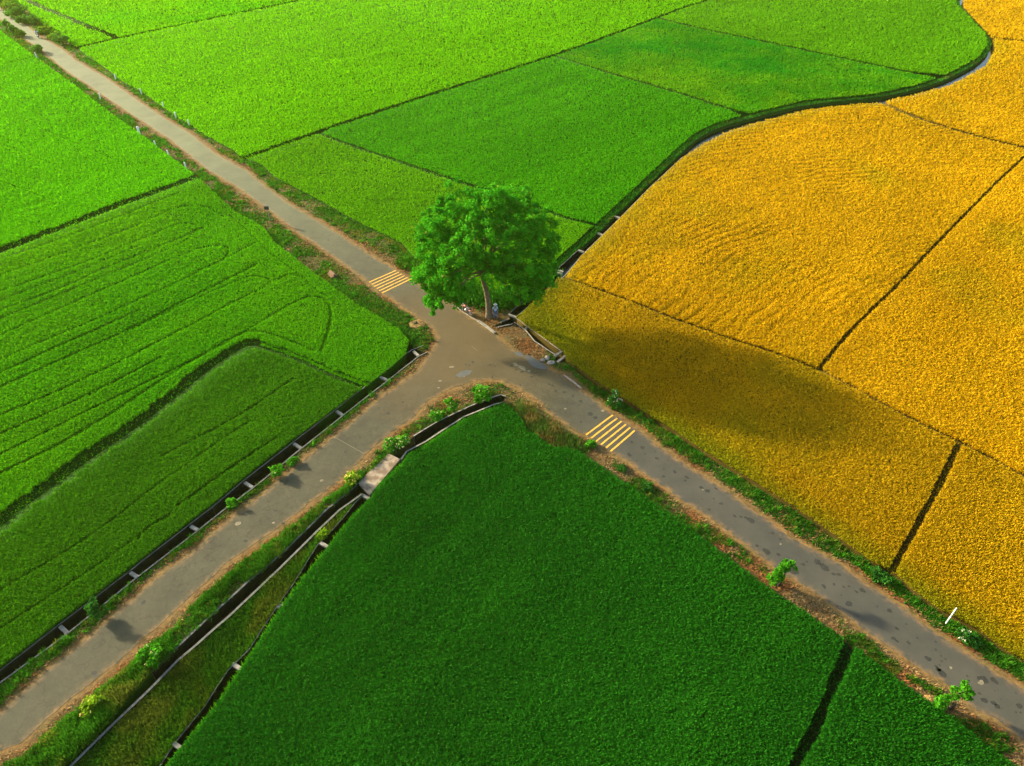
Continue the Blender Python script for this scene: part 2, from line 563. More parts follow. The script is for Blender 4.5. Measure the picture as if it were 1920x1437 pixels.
CS_R = [(968, 594), (1060, 516), (1088, 482), (1161, 410), (1221, 349), (1280, 294), (1323, 266), (1360, 248), (1413, 231), (1507, 206), (1564, 199), (1634, 193), (1714, 178), (1781, 160), (1848, 124), (1866, 91), (1862, 72), (1829, 37), (1807, 13), (1806, 0), (1823, -30)]
G1_B = [(992, 531), (965, 553), (935, 560), (900, 552), (840, 528), (778, 488)]
F_NR = [(754, 460), (660, 414), (592, 375), (518, 337), (491, 312), (455, 298), (437, 283), (387, 257), (360, 238), (329, 220), (267, 175), (227, 153), (195, 127), (165, 107), (143, 91), (120, 72), (95, 58), (64, 33), (50, 17), (30, 0), (-60, -75)]

V = lambda a: [tuple(q) for q in a]
_m = lambda pts, d: [tuple(q) for q in np.array(pts, float) + d]
DW_F, DW_R = _m(DW_F, (-2.5, -3.0)), _m(DW_R, (1.0, 1.5))
VERGE = np.concatenate([L(F_NL), L([(776, 652)]), L(DW_R), L([(-160, 1560)]), L(CM_R), L(CM_R2), L(F_R), L([(2090, 1560)]), L(Y_L), L(DT_R), L(DB_B), L(DB_T), L(CS_L[1:3]), L(G1_B), L(F_NR)])
VERGE = resample(VERGE, 1.2, 0.0, True)

# ------------------------------------------------------------------ ground, road
g = bmesh.new()
bmesh.ops.create_grid(g, x_segments=8, y_segments=8, size=2500)
go = from_bm("ground", g, M_MUD)
go.location = (0, 300, -.95)
tag(go, kind="structure")

junction = np.array(P(850, 640))
near_fnl, near_fnr, near_yl = L(F_NL), L(F_NR), L(Y_L)
near_dwr, near_cmr, near_cmr2, near_fr, near_g1 = L(DW_R), L(CM_R), L(CM_R2), L(F_R), L(G1_B)
tree_xy = np.array(P(917, 592))
tall_dry_c = [np.array(P(*q)) for q in ((1018, 806), (1030, 815), (1056, 830), (1047, 822), (1000, 790), (1072, 838), (985, 770))]


def smooth_near(p, line, w): return np.clip(1.35 * (1 - dist_line(p, line) / w), 0, 1)



def cover_fn(vp, dr):
    """how much of the verge is grown over with green, 0..1"""
    nz1, nz2, nz3 = fbm(vp, .55, 61), fbm(vp, .22, 67), fbm(vp, 1.6, 71)
    g_nl = smooth_near(vp, near_fnl, 3.4) * np.clip((nz1 - .37) * 7, .12, 1)
    g_nr = smooth_near(vp, near_fnr, 3.2) * np.clip((nz1 - .33) * 7, .2, 1)
    g_yl = smooth_near(vp, near_yl, 2.5) * np.clip((nz1 - .26) * 6, .35, 1)
    junc_d = np.hypot(*(vp - junction).T)
    g_dw = smooth_near(vp, near_dwr, 3.2) * np.clip((junc_d - 4) / 6, .1, 1) * np.clip((nz1 - .36) * 7, .2, 1)
    g_cm = smooth_near(vp, near_cmr, 4.0) * np.clip((nz1 - .30) * 6, .25, 1) * np.clip((dr - .45 - .5 * nz2) * 3, 0, 1)
    g_c2 = smooth_near(vp, near_cmr2, 2.2) * .6 * np.clip((nz1 - .34) * 6, 0, 1)
    g_fr = smooth_near(vp, near_fr, 2.6) * .85 * np.clip((nz1 - .46) * 8, 0, 1)
    g_g1 = smooth_near(vp, near_g1, 2.6)
    green = np.maximum.reduce([g_nl, g_nr, g_yl, g_dw, g_cm, g_c2, g_fr, g_g1])
    green *= np.clip((dr - .15 - .9 * nz3 * nz2 * 1.6) * 4, 0, 1)
    return green, g_cm, g_g1, nz1, nz2, nz3


vo = sheet("verge", VERGE, M_VERGE, z=-.045, skirt=-1.0, grid=.55, zj=.03, edge_from=ROAD, edge_w=.80, extra={"cover": lambda co: cover_fn(co, dist_line(co, ROAD, True) * ~inside(co, ROAD))[0]})
tag(vo, kind="structure")


def dust_fn(co):
    d = np.hypot(*(co - junction).T)
    return np.clip(1 - d / 13, 0, 1) ** .8 * (.35 + .65 * fbm(co, .25, 1)) + .10 * fbm(co, .4, 8)


ro = sheet("road", ROAD, M_ASPH, z=-.036, skirt=-.12, grid=.3, edge_from=ROAD, edge_w=.38, extra={"dust": dust_fn, "far_haze": lambda co: np.clip((co[:, 1] - 62) / 55, 0, .85) * (co[:, 0] < -4) * (.7 + .5 * fbm(co, .3, 55)), "grey": lambda co: np.clip((co[:, 0] - 3) / 8, 0, .9)})
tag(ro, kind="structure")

# ------------------------------------------------------------------ fields
M_F = leaf_mat("rice_deep_green", (.008, .115, .003), (.034, .255, .006), None, .44, .010, .035, .25)
M_L3 = leaf_mat("rice_left_near", (.036, .170, .002), (.092, .320, .003), None, .46, .010, .05, .22)
M_L2 = leaf_mat("rice_left_mid", (.045, .270, .001), (.115, .465, .002), (.17, .45, .002), .47, .010, .05, .18)
M_L1 = leaf_mat("rice_left_far", (.074, .385, .000), (.150, .575, .001), None, .48, .008, .03, .14)
M_G1 = leaf_mat("rice_behind_tree", (.095, .330, .001), (.180, .500, .002), None, .48, .008, .04, .14)
M_G2 = leaf_mat("rice_centre", (.046, .295, .001), (.106, .470, .002), None, .47, .008, .02, .16)
M_G3 = leaf_mat("rice_patchy", (.100, .330, .002), (.190, .490, .003), (.024, .300, .003), .47, .008, .09, .2)
M_G4 = leaf_mat("rice_right_far", (.085, .310, .001), (.155, .450, .002), None, .47, .008, .03, .14)
M_G5 = leaf_mat("rice_bright_far", (.122, .435, .000), (.208, .600, .001), None, .48, .008, .02, .14)
M_G6 = leaf_mat("rice_brightest_far", (.120, .450, .000), (.225, .630, .002), (.08, .52, .001), .5, .008, .03, .16)
M_Y0 = leaf_mat("ripe_rice_near", (.43, .255, .001), (.71, .465, .005), (.27, .28, .003), .46, .010, .05, .18)
M_Y1 = leaf_mat("ripe_rice_amber", (.53, .305, .001), (.82, .525, .005), (.36, .35, .003), .46, .010, .05, .14)


def C(pts, w, depth=1.0, z=.3):
    return (smooth_line(L(pts, z), 1), w, depth)


b_L0 = [(64, 106), (0, 122), (-300, 203)]
b_L1 = [(372, 331), (200, 393), (83, 439), (0, 470), (-260, 563)]
b_L23a = [(470, 645), (458, 646), (401, 682), (334, 736), (267, 789), (187, 843), (100, 906), (33, 953), (0, 982), (-260, 1165)]
b_L23b = [(690, 727), (634, 707), (584, 684), (534, 663), (470, 643)]
b_L23 = [(684, 725), (634, 707), (584, 684), (534, 663), (478, 644), (458, 646), (401, 682), (334, 736), (267, 789), (187, 843), (100, 906), (33, 953), (0, 982), (-260, 1165)]
field("rice_field", "bright green rice block beyond the first ditch left of the far lane", [(-100, -14)] + F_NL[1:3] + b_L0[1:] + [(-300, -14)], M_L1, M_SOIL_G, .42, cuts=[C(b_L0, .3)])
field("rice_field", "light green rice block left of the far lane between two ditches", F_NL[2:8] + b_L1 + b_L0[::-1], M_L1, M_SOIL_G, .42, cuts=[
    C(b_L0, .3), C(b_L1, .85), C([(0, 163), (30, 188), (80, 219), (97, 232), (100, 252)], .12, .5), C([(0, 207), (105, 254), (175, 283), (226, 305)], .14, .5),
    C([(0, 239), (53, 228), (83, 219), (112, 212)], .12, .5), C([(0, 270), (50, 290), (95, 307)], .12, .5), C([(0, 340), (85, 372)], .12, .5),
    C([(50, 398), (140, 375), (210, 340)], .12, .4)])
T = [[(0, 487), (120, 447), (230, 405), (334, 362)],
     [(0, 517), (100, 482), (234, 434), (290, 407), (334, 388), (384, 386), (417, 407)],
     [(0, 548), (167, 490), (300, 434), (334, 419), (365, 420), (371, 430), (351, 451), (300, 475), (180, 525), (0, 598)],
     [(0, 583), (127, 537), (187, 507), (330, 452), (380, 428)],
     [(0, 630), (154, 560), (254, 517), (320, 487), (380, 464), (418, 461), (431, 470), (420, 487), (370, 508)],
     [(0, 674), (147, 614), (267, 560), (354, 520), (427, 483), (480, 455)],
     [(0, 727), (134, 667), (267, 607), (334, 570), (411, 533), (481, 497)],
     [(0, 780), (134, 724), (267, 657), (364, 607), (444, 563), (501, 537), (506, 525), (481, 517), (461, 520), (367, 560), (250, 617)],
     [(0, 854), (127, 790), (234, 737), (334, 690), (434, 637), (568, 557), (601, 557), (621, 577), (618, 614), (601, 660)],
     [(0, 890), (150, 815), (320, 680 + 22), (451, 623), (484, 620), (534, 637), (588, 660)],
     [(508, 530), (548, 512), (568, 523), (590, 545), (612, 557)],
     [(430, 404), (470, 440), (510, 480), (570, 523)],
     [(0, 700), (130, 642), (260, 583)], [(0, 815), (180, 735), (300, 672)], [(0, 565), (150, 508), (260, 462)]]
field("rice_field", "large mid green rice block with curving wheel tracks left of the crossing",
      F_NL[7:] + [(760, 664), (734, 688)] + b_L23 + b_L1[::-1][:-1], M_L2, M_SOIL_G, .45,
      cuts=[C(b_L1, .85), C(b_L23a, .85), C(b_L23b, .55, .75), C(b_L23b, .22)] + [C(t, .15 if i % 3 else .19, .62 if i % 3 else .45) for i, t in enumerate(T)],
      alt=lambda p: np.clip(.9 * (fbm(p, .08, 12) - .30), 0, .6))
field("rice_field", "dark green rice corner block between hooked ditch and the left drain",
      b_L23[::-1] + [(708, 704), (636, 761)] + _m(DW_F[5:], (-4, -4)) + [(-260, 1470)], M_L3, M_SOIL_G, .45,
      cuts=[C(b_L23a, .85), C(b_L23b, .55, .75), C(b_L23b, .22), C([(300, 857), (434, 790), (548, 712)], .12, .6), C([(334, 948), (414, 891), (520, 820)], .12, .6), C([(321, 964), (267, 997), (258, 1014)], .12, .6),
            C([(0, 1110), (180, 1000), (334, 880), (470, 790)], .1, .5), C([(0, 1180), (200, 1050), (300, 975)], .1, .5)])

ditch = [(1592, 1205), (1582, 1240), (1562, 1280), (1547, 1318), (1525, 1372), (1495, 1420), (1470, 1475), (1450, 1530)]
FL = [(941, 757), (925, 763), (869, 786), (827, 813), (800, 832), (762, 853), (757, 864), (713, 906), (694, 934), (656, 972), (615, 1024), (568, 1083), (528, 1136), (451, 1253), (394, 1336), (334, 1407), (290, 1462), (230, 1540)]
kd = F_R.index((1587, 1207))
field("rice_field", "big dark green rice triangle in the near corner between the two lanes", None, M_F, M_SOIL_F, .50, per_px=4.9, poly=np.concatenate([L(F_R[:kd + 1], .1), L(ditch, .2), L(FL[::-1], .42)]), cuts=[C(ditch, .29)])
field("rice_field", "small dark green rice wedge right of the black ditch", ditch + [(1960, 1560)] + F_R[::-1][:len(F_R) - kd], M_F, M_SOIL_F, .50, per_px=4.9, cuts=[C(ditch, .29)])

# ripe fields
b_Y01 = [(1050, 519), (1067, 525), (1114, 540), (1190, 568), (1230, 585), (1280, 604), (1363, 634), (1447, 660), (1534, 693), (1587, 721), (1664, 764), (1798, 831), (1864, 862), (1920, 894), (2150, 1010)]
b_Y12 = [(1534, 693), (1574, 644), (1614, 600), (1681, 537), (1735, 478), (1814, 398), (1854, 357), (1891, 321), (1920, 295), (2010, 215)]
b_Y03 = [(1798, 831), (1774, 881), (1754, 924), (1733, 958), (1707, 1007), (1684, 1044), (1672, 1072)]
b_Y14 = [(1651, 192), (1701, 215), (1774, 240), (1864, 265), (1920, 277), (2010, 300)]
b_Y45 = [(1866, 72), (1920, 79), (2100, 102)]
ysh = lambda pts: pts
i_yl = Y_L.index((1671, 1080))
cs_edge = offset(L(CS_R, .05), -.12)
ct = V(CS_R)
near_canal = L(CS_R)
near_road = L(Y_L)


def y_alt(p):
    e = np.minimum(dist_line(p, near_canal) * .8, dist_line(p, near_road) * 1.4)
    e = np.minimum(e, dist_line(p, L(DT_F)) * .55)
    c = np.hypot(*(p - np.array(P(985, 610))).T)
    return np.clip(1.0 - e / 3.2, 0, 1) * .75 + np.clip(1.5 * (fbm(p, .12, 21) - .55), 0, .6) + .7 * np.clip(1 - c / 10, 0, 1)


def y1_h(p):
    q = p + 3.0 * np.stack([fbm(p, .05, 31), fbm(p, .05, 37)], 1)
    r = np.hypot(q[:, 0] - 62, q[:, 1] - 32)
    s = np.sin(r * 5.6 + 13 * fbm(p, .10, 3) + 4 * fbm(p, .5, 8))
    return 1 - .32 * np.clip(s, 0, 1) * np.clip((fbm(p, .1, 9) - .3) * 3, 0, 1)


Yc = {k: C(b, w) for k, b, w in (("01", b_Y01, .26), ("12", b_Y12, .21), ("03", b_Y03, .23), ("14", b_Y14, .62), ("45", b_Y45, .6))}
field("ripe_rice_field", "golden rice block crossed by the tree's shadow beside the lower lane",
      None, M_Y0, M_SOIL_Y, .50, lean=(.4, 1.25), cuts=[Yc["01"], Yc["03"]], alt=y_alt,
      poly=np.concatenate([L([(1062, 678), (1055, 661)], .1), L([(992, 613), (969, 595), (1050, 519)], .4), L(b_Y01[1:12] + b_Y03[1:-1], .3), L(_m(Y_L[i_yl:-1], (2, -3)), .05)]))
field("ripe_rice_field", "golden rice strip right of the short dark ditch at the lower lane",
      None, M_Y0, M_SOIL_Y, .50, lean=(.4, 1.25), cuts=[Yc["01"], Yc["03"]], alt=y_alt,
      poly=np.concatenate([L(b_Y03, .3), L(_m(Y_L[:i_yl + 1][::-1], (2, -3)), .05), L([(2150, 1340)] + b_Y01[::-1][:4], .3)]))
i4 = CS_R.index((1634, 193))
field("ripe_rice_field", "large amber rice block with rippled rows right of the winding canal",
      CS_R[1:i4 + 1] + b_Y14[:-1] + b_Y12[::-1][1:] + b_Y01[:9][::-1], M_Y1, M_SOIL_Y, .50, lean=(.4, 1.25), cuts=[Yc["01"], Yc["12"], Yc["14"]], alt=lambda p: .6 * y_alt(p), hfn=y1_h, z_trace=.46)
field("ripe_rice_field", "amber rice block filling the right edge below the long thin ditch",
      b_Y12 + [(2150, 215)] + b_Y01[::-1][:7], M_Y1, M_SOIL_Y, .50, lean=(.4, 1.25), cuts=[Yc["01"], Yc["12"]], alt=lambda p: .8 * y_alt(p), z_trace=.40)
i5 = CS_R.index((1862, 72))
field("ripe_rice_field", "pale gold rice block outside the canal's upper bend",
      [(1651, 192)] + CS_R[i4 + 1:i5 + 1] + b_Y45[1:] + b_Y14[::-1], M_Y1, M_SOIL_Y, .50, lean=(.4, 1.25), cuts=[Yc["14"], Yc["45"]], alt=lambda p: .4 * y_alt(p), z_trace=.44)
field("ripe_rice_field", "palest gold rice block in the far upper corner",
      CS_R[i5:] + [(2100, -30)] + b_Y45[::-1], M_Y1, M_SOIL_Y, .50, lean=(.4, 1.25), cuts=[Yc["45"]], z_trace=.44)

# green fields behind the lane
CB = offset(smooth_line(L(CS_L), 1), .95)               # foot of the bank beside the winding canal
CBo = offset(L(CS_L), .95)
b_B1 = [(455, 297), (594, 249), (640, 232), (800, 180), (1041, 104), (1150, 65), (1234, 33), (1280, 15), (1330, 0), (1400, -28)]
b_12 = [(597, 250), (640, 267), (750, 304), (860, 341), (940, 366), (1017, 392), (1067, 411), (1112, 421)]
b_23 = [(1041, 106), (1160, 143), (1280, 177), (1345, 198), (1418, 223)]
b_34 = [(1236, 34), (1280, 47), (1400, 72), (1540, 101), (1681, 131), (1785, 152)]
b_B2 = [(143, 91), (220, 72), (397, 35), (568, 0), (640, -16), (760, -42)]
b_67 = [(20, -12), (47, 0), (134, 37), (218, 71)]


def near(pt):
    q = np.array(P(*pt))
    return int(np.argmin(np.hypot(*(CBo - q).T)))


def world(px, z=.3): return L(px, z)


iA, iB, iC, iD = 4, near((1418, 223)), near((1785, 152)), len(CBo) - 1
CBx = resample(CBo, 2.0)
k1 = int(np.argmin(np.hypot(*(CBx - np.array(P(1100, 432))).T)))
k2 = int(np.argmin(np.hypot(*(CBx - np.array(P(1414, 219))).T)))
k3 = int(np.argmin(np.hypot(*(CBx - np.array(P(1780, 150))).T)))
k0 = int(np.argmin(np.hypot(*(CBx - np.array(P(985, 535))).T)))
cut12, cutB1, cut23, cut34, cutB2, cut67 = C(b_12, .42), C(b_B1, .55), C(b_23, .5), C(b_34, .7), C(b_B2, .8), C(b_67, .8)
field("rice_field", "light green rice block directly behind the big tree", None, M_G1, M_SOIL_G, .42,
      poly=np.concatenate([world(b_12), CBx[k0:k1][::-1], L(G1_B[1:]), L(F_NR[:6])]), cuts=[cut12, cutB1,
      C([(640, 286), (760, 330)], .1, .5), C([(640, 320), (700, 338)], .1, .5), C([(560, 300), (600, 285), (640, 288)], .1, .5)])
field("rice_field", "mid green rice block between the tree and the patchy block", None, M_G2, M_SOIL_G, .42,
      poly=np.concatenate([world(b_B1[1:5]), world(b_23[1:-1]), CBx[k1:k2][::-1], world(b_12[::-1][1:])]), cuts=[cut12, cutB1, cut23, C([(990, 172), (1100, 203)], .12, .5), C([(830, 200), (930, 235), (1010, 262)], .1, .4)])
field("rice_field", "patchy two tone green rice block above the canal's long bend", None, M_G3, M_SOIL_G, .44,
      poly=np.concatenate([world(b_B1[4:7]), world(b_34[1:-1]), CBx[k2:k3][::-1], world(b_23[::-1][1:])]), cuts=[cutB1, cut23, cut34],
      alt=lambda p: np.clip(2.4 * (.6 * fbm(p * np.array([.7, 1.3]), .07, 41) + .4 * fbm(p, .3, 43) - .40 + .16 * np.clip((p[:, 1] - 128) / 30, -1, 1)), 0, 1))
field("rice_field", "olive green rice block inside the canal's upper bend", None, M_G4, M_SOIL_G, .42,
      poly=np.concatenate([world(b_B1[6:]), CBx[k3:][::-1], world(b_34[::-1][1:])]), cuts=[cutB1, cut34, C([(1600, 15), (1700, 28), (1828, 46)], .35, .6)])
field("rice_field", "wide yellow green rice block along the far lane's right side", None, M_G5, M_SOIL_G, .42,
      poly=np.concatenate([world(b_B1), world(b_B2[::-1]), L(F_NR[6:15][::-1], .1)]), cuts=[cutB1, cutB2, C([(580, 0), (653, 19), (830, 60), (994, 100)], .28, .55), C([(700, 180), (760, 172), (830, 165)], .15, .4), C([(640, 196), (760, 160)], .15, .4)],
      alt=None)
field("rice_field", "brightest yellow green rice block along the upper edge", None, M_G6, M_SOIL_G, .42,
      poly=np.concatenate([world(b_B2[1:]), world([(20, -45)]), world(b_67)[:-1]]), cuts=[cutB2, cut67], alt=lambda p: np.clip(3 * (fbm(p * np.array([.5, 1]), .05, 51) - .5), 0, .8))
field("rice_field", "narrow bright rice wedge behind the far roadside trees", None, M_G6, M_SOIL_G, .42,
      poly=np.concatenate([world(b_67), L(F_NR[14:-1], .1), world([(0, -30)])]), cuts=[cutB2, cut67])

# bank beside the winding canal, grass strip between canal and drain
bank = np.concatenate([smooth_line(L(CS_L[1:]), 1), CBx[k0:][::-1]])
o = sheet("canal_bank", bank, M_VERGE, z=-.03, skirt=-1.0, extra={"cover": lambda co: np.ones(len(co))})
tag(o, kind="structure")
K_L = [(679, 929), (664, 944), (643, 971), (605, 1013), (594, 1022), (548, 1097), (514, 1144), (467, 1217), (427, 1257), (384, 1324), (327, 1394), (270, 1480), (230, 1535)]
STRIP = np.concatenate([L(CM_F[::-1]), L([(40, 1530)]), L(K_L[::-1])])
o = sheet("grass_strip", STRIP, M_VERGE, z=-.12, skirt=-1.0, grid=1.0, zj=.06, edge_from=ROAD, extra={"cover": lambda co: np.clip(.4 + fbm(co, .5, 23), 0, 1)})
tag(o, kind="structure")

# water
o = sheet("water", np.concatenate([L(CS_L, 0), L(CS_R[::-1], 0)]), M_WATER, z=-.55)
tag(o, kind="structure")
#PART2
# ================================================================== painted lines and stains on the road
ZR = -.036


def strip_faces(bm, a, b, w, z):
    a, b = np.array(a), np.array(b)
    t = (b - a) / np.linalg.norm(b - a)
    nrm = np.array([-t[1], t[0]]) * w / 2
    k = 9
    le, ri = [], []
    for i in range(k + 1):
        c = a + (b - a) * i / k
        j = RNG.normal(0, .006, 2)
        le.append(bm.verts.new((*(c + nrm + j), z))); ri.append(bm.verts.new((*(c - nrm + j), z)))
    for i in range(k):
        bm.faces.new((le[i], ri[i], ri[i + 1], le[i + 1]))


for (a0, a1, b0, b1) in (((692, 529), (716, 549), (742, 507), (770, 523)), ((1099, 815), (1145, 846), (1149, 778), (1190, 807))):
    bm = bmesh.new()
    for i in range(6):
        f = i / 5
        p = P(a0[0] + (a1[0] - a0[0]) * f, a0[1] + (a1[1] - a0[1]) * f)
        q = P(b0[0] + (b1[0] - b0[0]) * f, b0[1] + (b1[1] - b0[1]) * f)
        strip_faces(bm, p, q, .15, ZR + .004)
    o = from_bm("road_markings", bm, M_YPAINT)
    tag(o, kind="structure")
bm = bmesh.new()
strip_faces(bm, P(884, 649), P(895, 657), .06, ZR + .004)
strip_faces(bm, P(619, 815), P(684, 851), .05, ZR + .004)
o = from_bm("road_markings", bm, plain("worn_paint", (.17, .145, .085), (.12, .105, .06), 9.0, .9))
tag(o, kind="structure")


def blobs(name, items, mat, z):
    bm = bmesh.new()
    for (x, y, r, el, an) in items:
        c = P(x, y)
        k = 11
        vs = []
        for i in range(k):
            t = 2 * math.pi * i / k
            rr = r * RNG.uniform(.72, 1.2)
            u, v = math.cos(t) * rr * el, math.sin(t) * rr
            vs.append(bm.verts.new((c[0] + u * math.cos(an) - v * math.sin(an), c[1] + u * math.sin(an) + v * math.cos(an), z)))
        bm.faces.new(vs)
    o = from_bm(name, bm, mat)
    tag(o, kind="structure")


SA = math.radians(-42)          # the way the lower lane runs
st = [(1378, 967, .12), (1390, 969, .1), (1398, 970, .1), (1408, 975, .24), (1449, 999, .12), (1463, 1011, .1), (1420, 1023, .12), (1437, 1033, .24), (1460, 1040, .14), (1489, 1071, .26),
      (1489, 1057, .09), (1507, 1058, .1), (1513, 1053, .08), (1533, 1053, .24), (1546, 1063, .26), (1563, 1076, .12), (1573, 1077, .12), (1545, 1099, .13), (1564, 1095, .09), (1582, 1100, .08), (1592, 1099, .08),
      (1606, 1109, .09), (1617, 1106, .17), (1592, 1132, .2), (1668, 1145, .18), (1682, 1178, .11), (1676, 1197, .13), (1683, 1202, .08), (1704, 1205, .1), (1741, 1235, .18), (1756, 1250, .1), (1766, 1262, .22), (1760, 1255, .12),
      (1843, 1273, .24), (1865, 1276, .18), (1819, 1296, .1), (1846, 1313, .16), (1864, 1318, .12), (1870, 1324, .16), (1912, 1324, .15), (1755, 1203, .07), (1755, 1218, .07), (1837, 1300, .07), (1817, 1276, .07),
      (1185, 829, .14), (1205, 839, .18), (1180, 852, .17), (1232, 859, .12), (1210, 851, .08), (1265, 884, .13), (1244, 893, .12), (1288, 895, .15), (1285, 901, .11), (1315, 914, .16), (1327, 920, .19), (1343, 916, .1), (1298, 872, .08), (1352, 944, .12), (1330, 955, .1),
      (1107, 776, .24), (1117, 783, .17), (1089, 752, .15), (1074, 742, .11), (1090, 791, .12), (1058, 735, .16), (1036, 723, .14), (1030, 720, .1), (1042, 733, .14), (1061, 773, .1), (1073, 757, .08),
      (979, 697, .14), (968, 693, .11), (959, 686, .13), (929, 686, .09), (919, 684, .13), (887, 679, .13), (880, 685, .09), (874, 683, .08), (997, 706, .12), (923, 707, .1), (976, 722, .1), (975, 746, .1),
      (1480, 1130, .08), (1700, 1170, .06), (1625, 1085, .06), (530, 981, .12), (515, 957, .1), (460, 1014, .13), (485, 1030, .1), (269, 1129, .14), (176, 1262, .16), (725, 740, .1), (711, 765, .1), (728, 775, .14), (755, 754, .1), (647, 847, .1), (691, 483, .12), (697, 485, .1), (616, 450, .1), (618, 441, .08)]
for i in range(60):
    t = RNG.uniform(0, 1)
    a, b = np.array([1000, 715]), np.array([1930, 1345])
    q = a + (b - a) * t + np.array([.55, -.8]) * RNG.normal(0, 16)
    st.append((q[0], q[1], RNG.uniform(.02, .06)))
blobs("road_stains", [(x, y, r, RNG.uniform(1.0, 1.5), SA + RNG.normal(0, .4)) for x, y, r in st], M_STAIN, ZR + .004)
blobs("damp_patches", [(1003, 680, .55, 2.6, math.radians(-48)), (974, 664, .30, 2.0, math.radians(-48)), (870, 700, .35, 2.4, .5)], M_WET, ZR + .006)
blobs("pale_patches", [(968, 684, .20, 2.2, -.8), (980, 690, .26, 2.4, -.75), (990, 694, .16, 2, -.7), (847, 688, .16, 1.6, .2), (825, 714, .13, 1.2, 0), (822, 727, .1, 1.2, 0), (870, 706, .08, 1, 0), (603, 901, .12, 1.3, 0), (513, 980, .10, 1.2, 0), (446, 982, .2, 1.4, .5), (1130, 770, .14, 1.2, 0), (1060, 766, .10, 1, 0),
                       (1476, 1267, .1, 1, 0), (1464, 1020, .08, 1, 0), (1318, 918, .07, 1, 0), (1783, 1252, .1, 1, 0), (1840, 1280, .14, 1.5, .5)], M_PATCH, ZR + .008)

# ================================================================== concrete drains
def plan_mid(px): return np.array(P(*px))


def drain(label, walls, beams, mat=M_CONC, bm_mat=None, w=.11, zt=.06, group="concrete drains round the crossing"):
    """walls: lists of picture points; beams: pairs of picture points"""
    first = np.array(P(*walls[0][0]))
    root = empty("concrete_drain", (first[0], first[1], 0))
    tag(root, label, "drain", group)
    for wl in walls:
        bm = bmesh.new()
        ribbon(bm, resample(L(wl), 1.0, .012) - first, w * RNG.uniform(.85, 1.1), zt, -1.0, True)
        from_bm("wall", bm, [mat, M_MOSS_SHADE], root)
    for a, b in beams:
        bm = bmesh.new()
        pa, pb = plan_mid(a) - first, plan_mid(b) - first
        e = (pb - pa) / np.linalg.norm(pb - pa) * .06
        box(bm, pa - e, pb + e, .24, zt + .012, zt - .16)
        from_bm("crossbeam", bm, bm_mat or M_CONC, root)
    return root


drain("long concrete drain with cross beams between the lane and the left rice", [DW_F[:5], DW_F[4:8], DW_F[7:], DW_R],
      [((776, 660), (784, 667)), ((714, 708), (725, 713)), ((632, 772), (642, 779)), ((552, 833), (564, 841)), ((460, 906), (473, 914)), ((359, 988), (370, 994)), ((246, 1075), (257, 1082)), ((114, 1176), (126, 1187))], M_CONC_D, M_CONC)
drain("short concrete drain from the big tree's corner along the golden rice", [DT_F, DT_R[1:]], [((984, 619), (991, 612)), ((1040, 668), (1053, 660)), ((1046, 679), (1060, 668))], M_CONC, w=.13)
drain("stubby concrete outlet between the big tree and the lane", [[(939, 605), (954, 599)], [(931, 615), (962, 608)]], [], M_CONC_D, w=.16)
drain("concrete lined canal bending round the apex of the near rice triangle", [CM_R2[2:], CM_F2], [], M_CONC, w=.14)
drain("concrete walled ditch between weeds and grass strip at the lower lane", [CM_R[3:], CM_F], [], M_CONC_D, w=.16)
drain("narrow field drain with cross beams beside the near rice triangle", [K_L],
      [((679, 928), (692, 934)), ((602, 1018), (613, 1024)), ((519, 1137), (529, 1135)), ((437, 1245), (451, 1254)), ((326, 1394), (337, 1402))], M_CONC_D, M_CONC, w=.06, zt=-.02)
i_b = 9
drain("concrete edged stretch of the winding canal starting behind the big tree", [CS_L[:4], [(968, 595), (1060, 517), (1088, 483), (1161, 411), (1221, 350), (1280, 295)]],
      [((955, 591), (967, 595)), ((1001, 547), (1013, 552)), ((1040, 510), (1053, 514)), ((1044, 506), (1055, 510)), ((1085, 470), (1094, 473)), ((1121, 438), (1130, 441)), ((1153, 406), (1162, 409))], M_CONC, w=.09, zt=.05)

bm = bmesh.new()
sl_px = [(729, 851), (751, 862), (693, 930), (671, 906)]
vs = [bm.verts.new((*P(*q), .06)) for q in sl_px]
f = bm.faces.new(vs)
r = bmesh.ops.extrude_face_region(bm, geom=[f])
for q in r["geom"]:
    if isinstance(q, bmesh.types.BMVert): q.co.z = -.16
bmesh.ops.recalc_face_normals(bm, faces=bm.faces)
bmesh.ops.bevel(bm, geom=bm.edges[:], offset=.03, segments=1, affect='EDGES')
M_SLAB = plain("stained_slab", (.33, .26, .17), (.17, .115, .07), 1.6, .95, .5, lo=.42, hi=.58)
o = from_bm("concrete_slab", bm, M_SLAB)
tag(o, "stained concrete slab bridging the canal beside the near rice triangle", "slab")

bm = bmesh.new()
ribbon(bm, resample(L([(840, 566), (862, 580), (884, 595), (896, 602)]), .6, .02), .10, .02, -.3)
ribbon(bm, resample(L([(896, 602), (912, 613), (928, 625)]), .6, .01), .24, .09, -.3)
o = from_bm("kerb_stone", bm, M_CONC)
tag(o, "pale concrete kerb along the lane in front of the big tree", "kerb")
bm = bmesh.new()
ribbon(bm, resample(L([(1057, 704), (1074, 715), (1091, 729)]), .6, .02), .12, .05, -.3)
o = from_bm("kerb_stone", bm, M_CONC)
tag(o, "low concrete edging between the lower lane and the shaded grass", "kerb")


def rock(bm, c, r, z):
    res = bmesh.ops.create_icosphere(bm, subdivisions=2, radius=r)
    s = RNG.uniform(.6, 1.3, 3)
    off = RNG.uniform(0, 50)
    for v in res["verts"]:
        n = mnoise.noise(v.co / r * 1.3 + Vector((off, 0, 0)))
        v.co = v.co * (1 + .35 * n)
        v.co = Vector((v.co.x * s[0], v.co.y * s[1], v.co.z * .6 * s[2])) + Vector((c[0], c[1], z + r * .2))


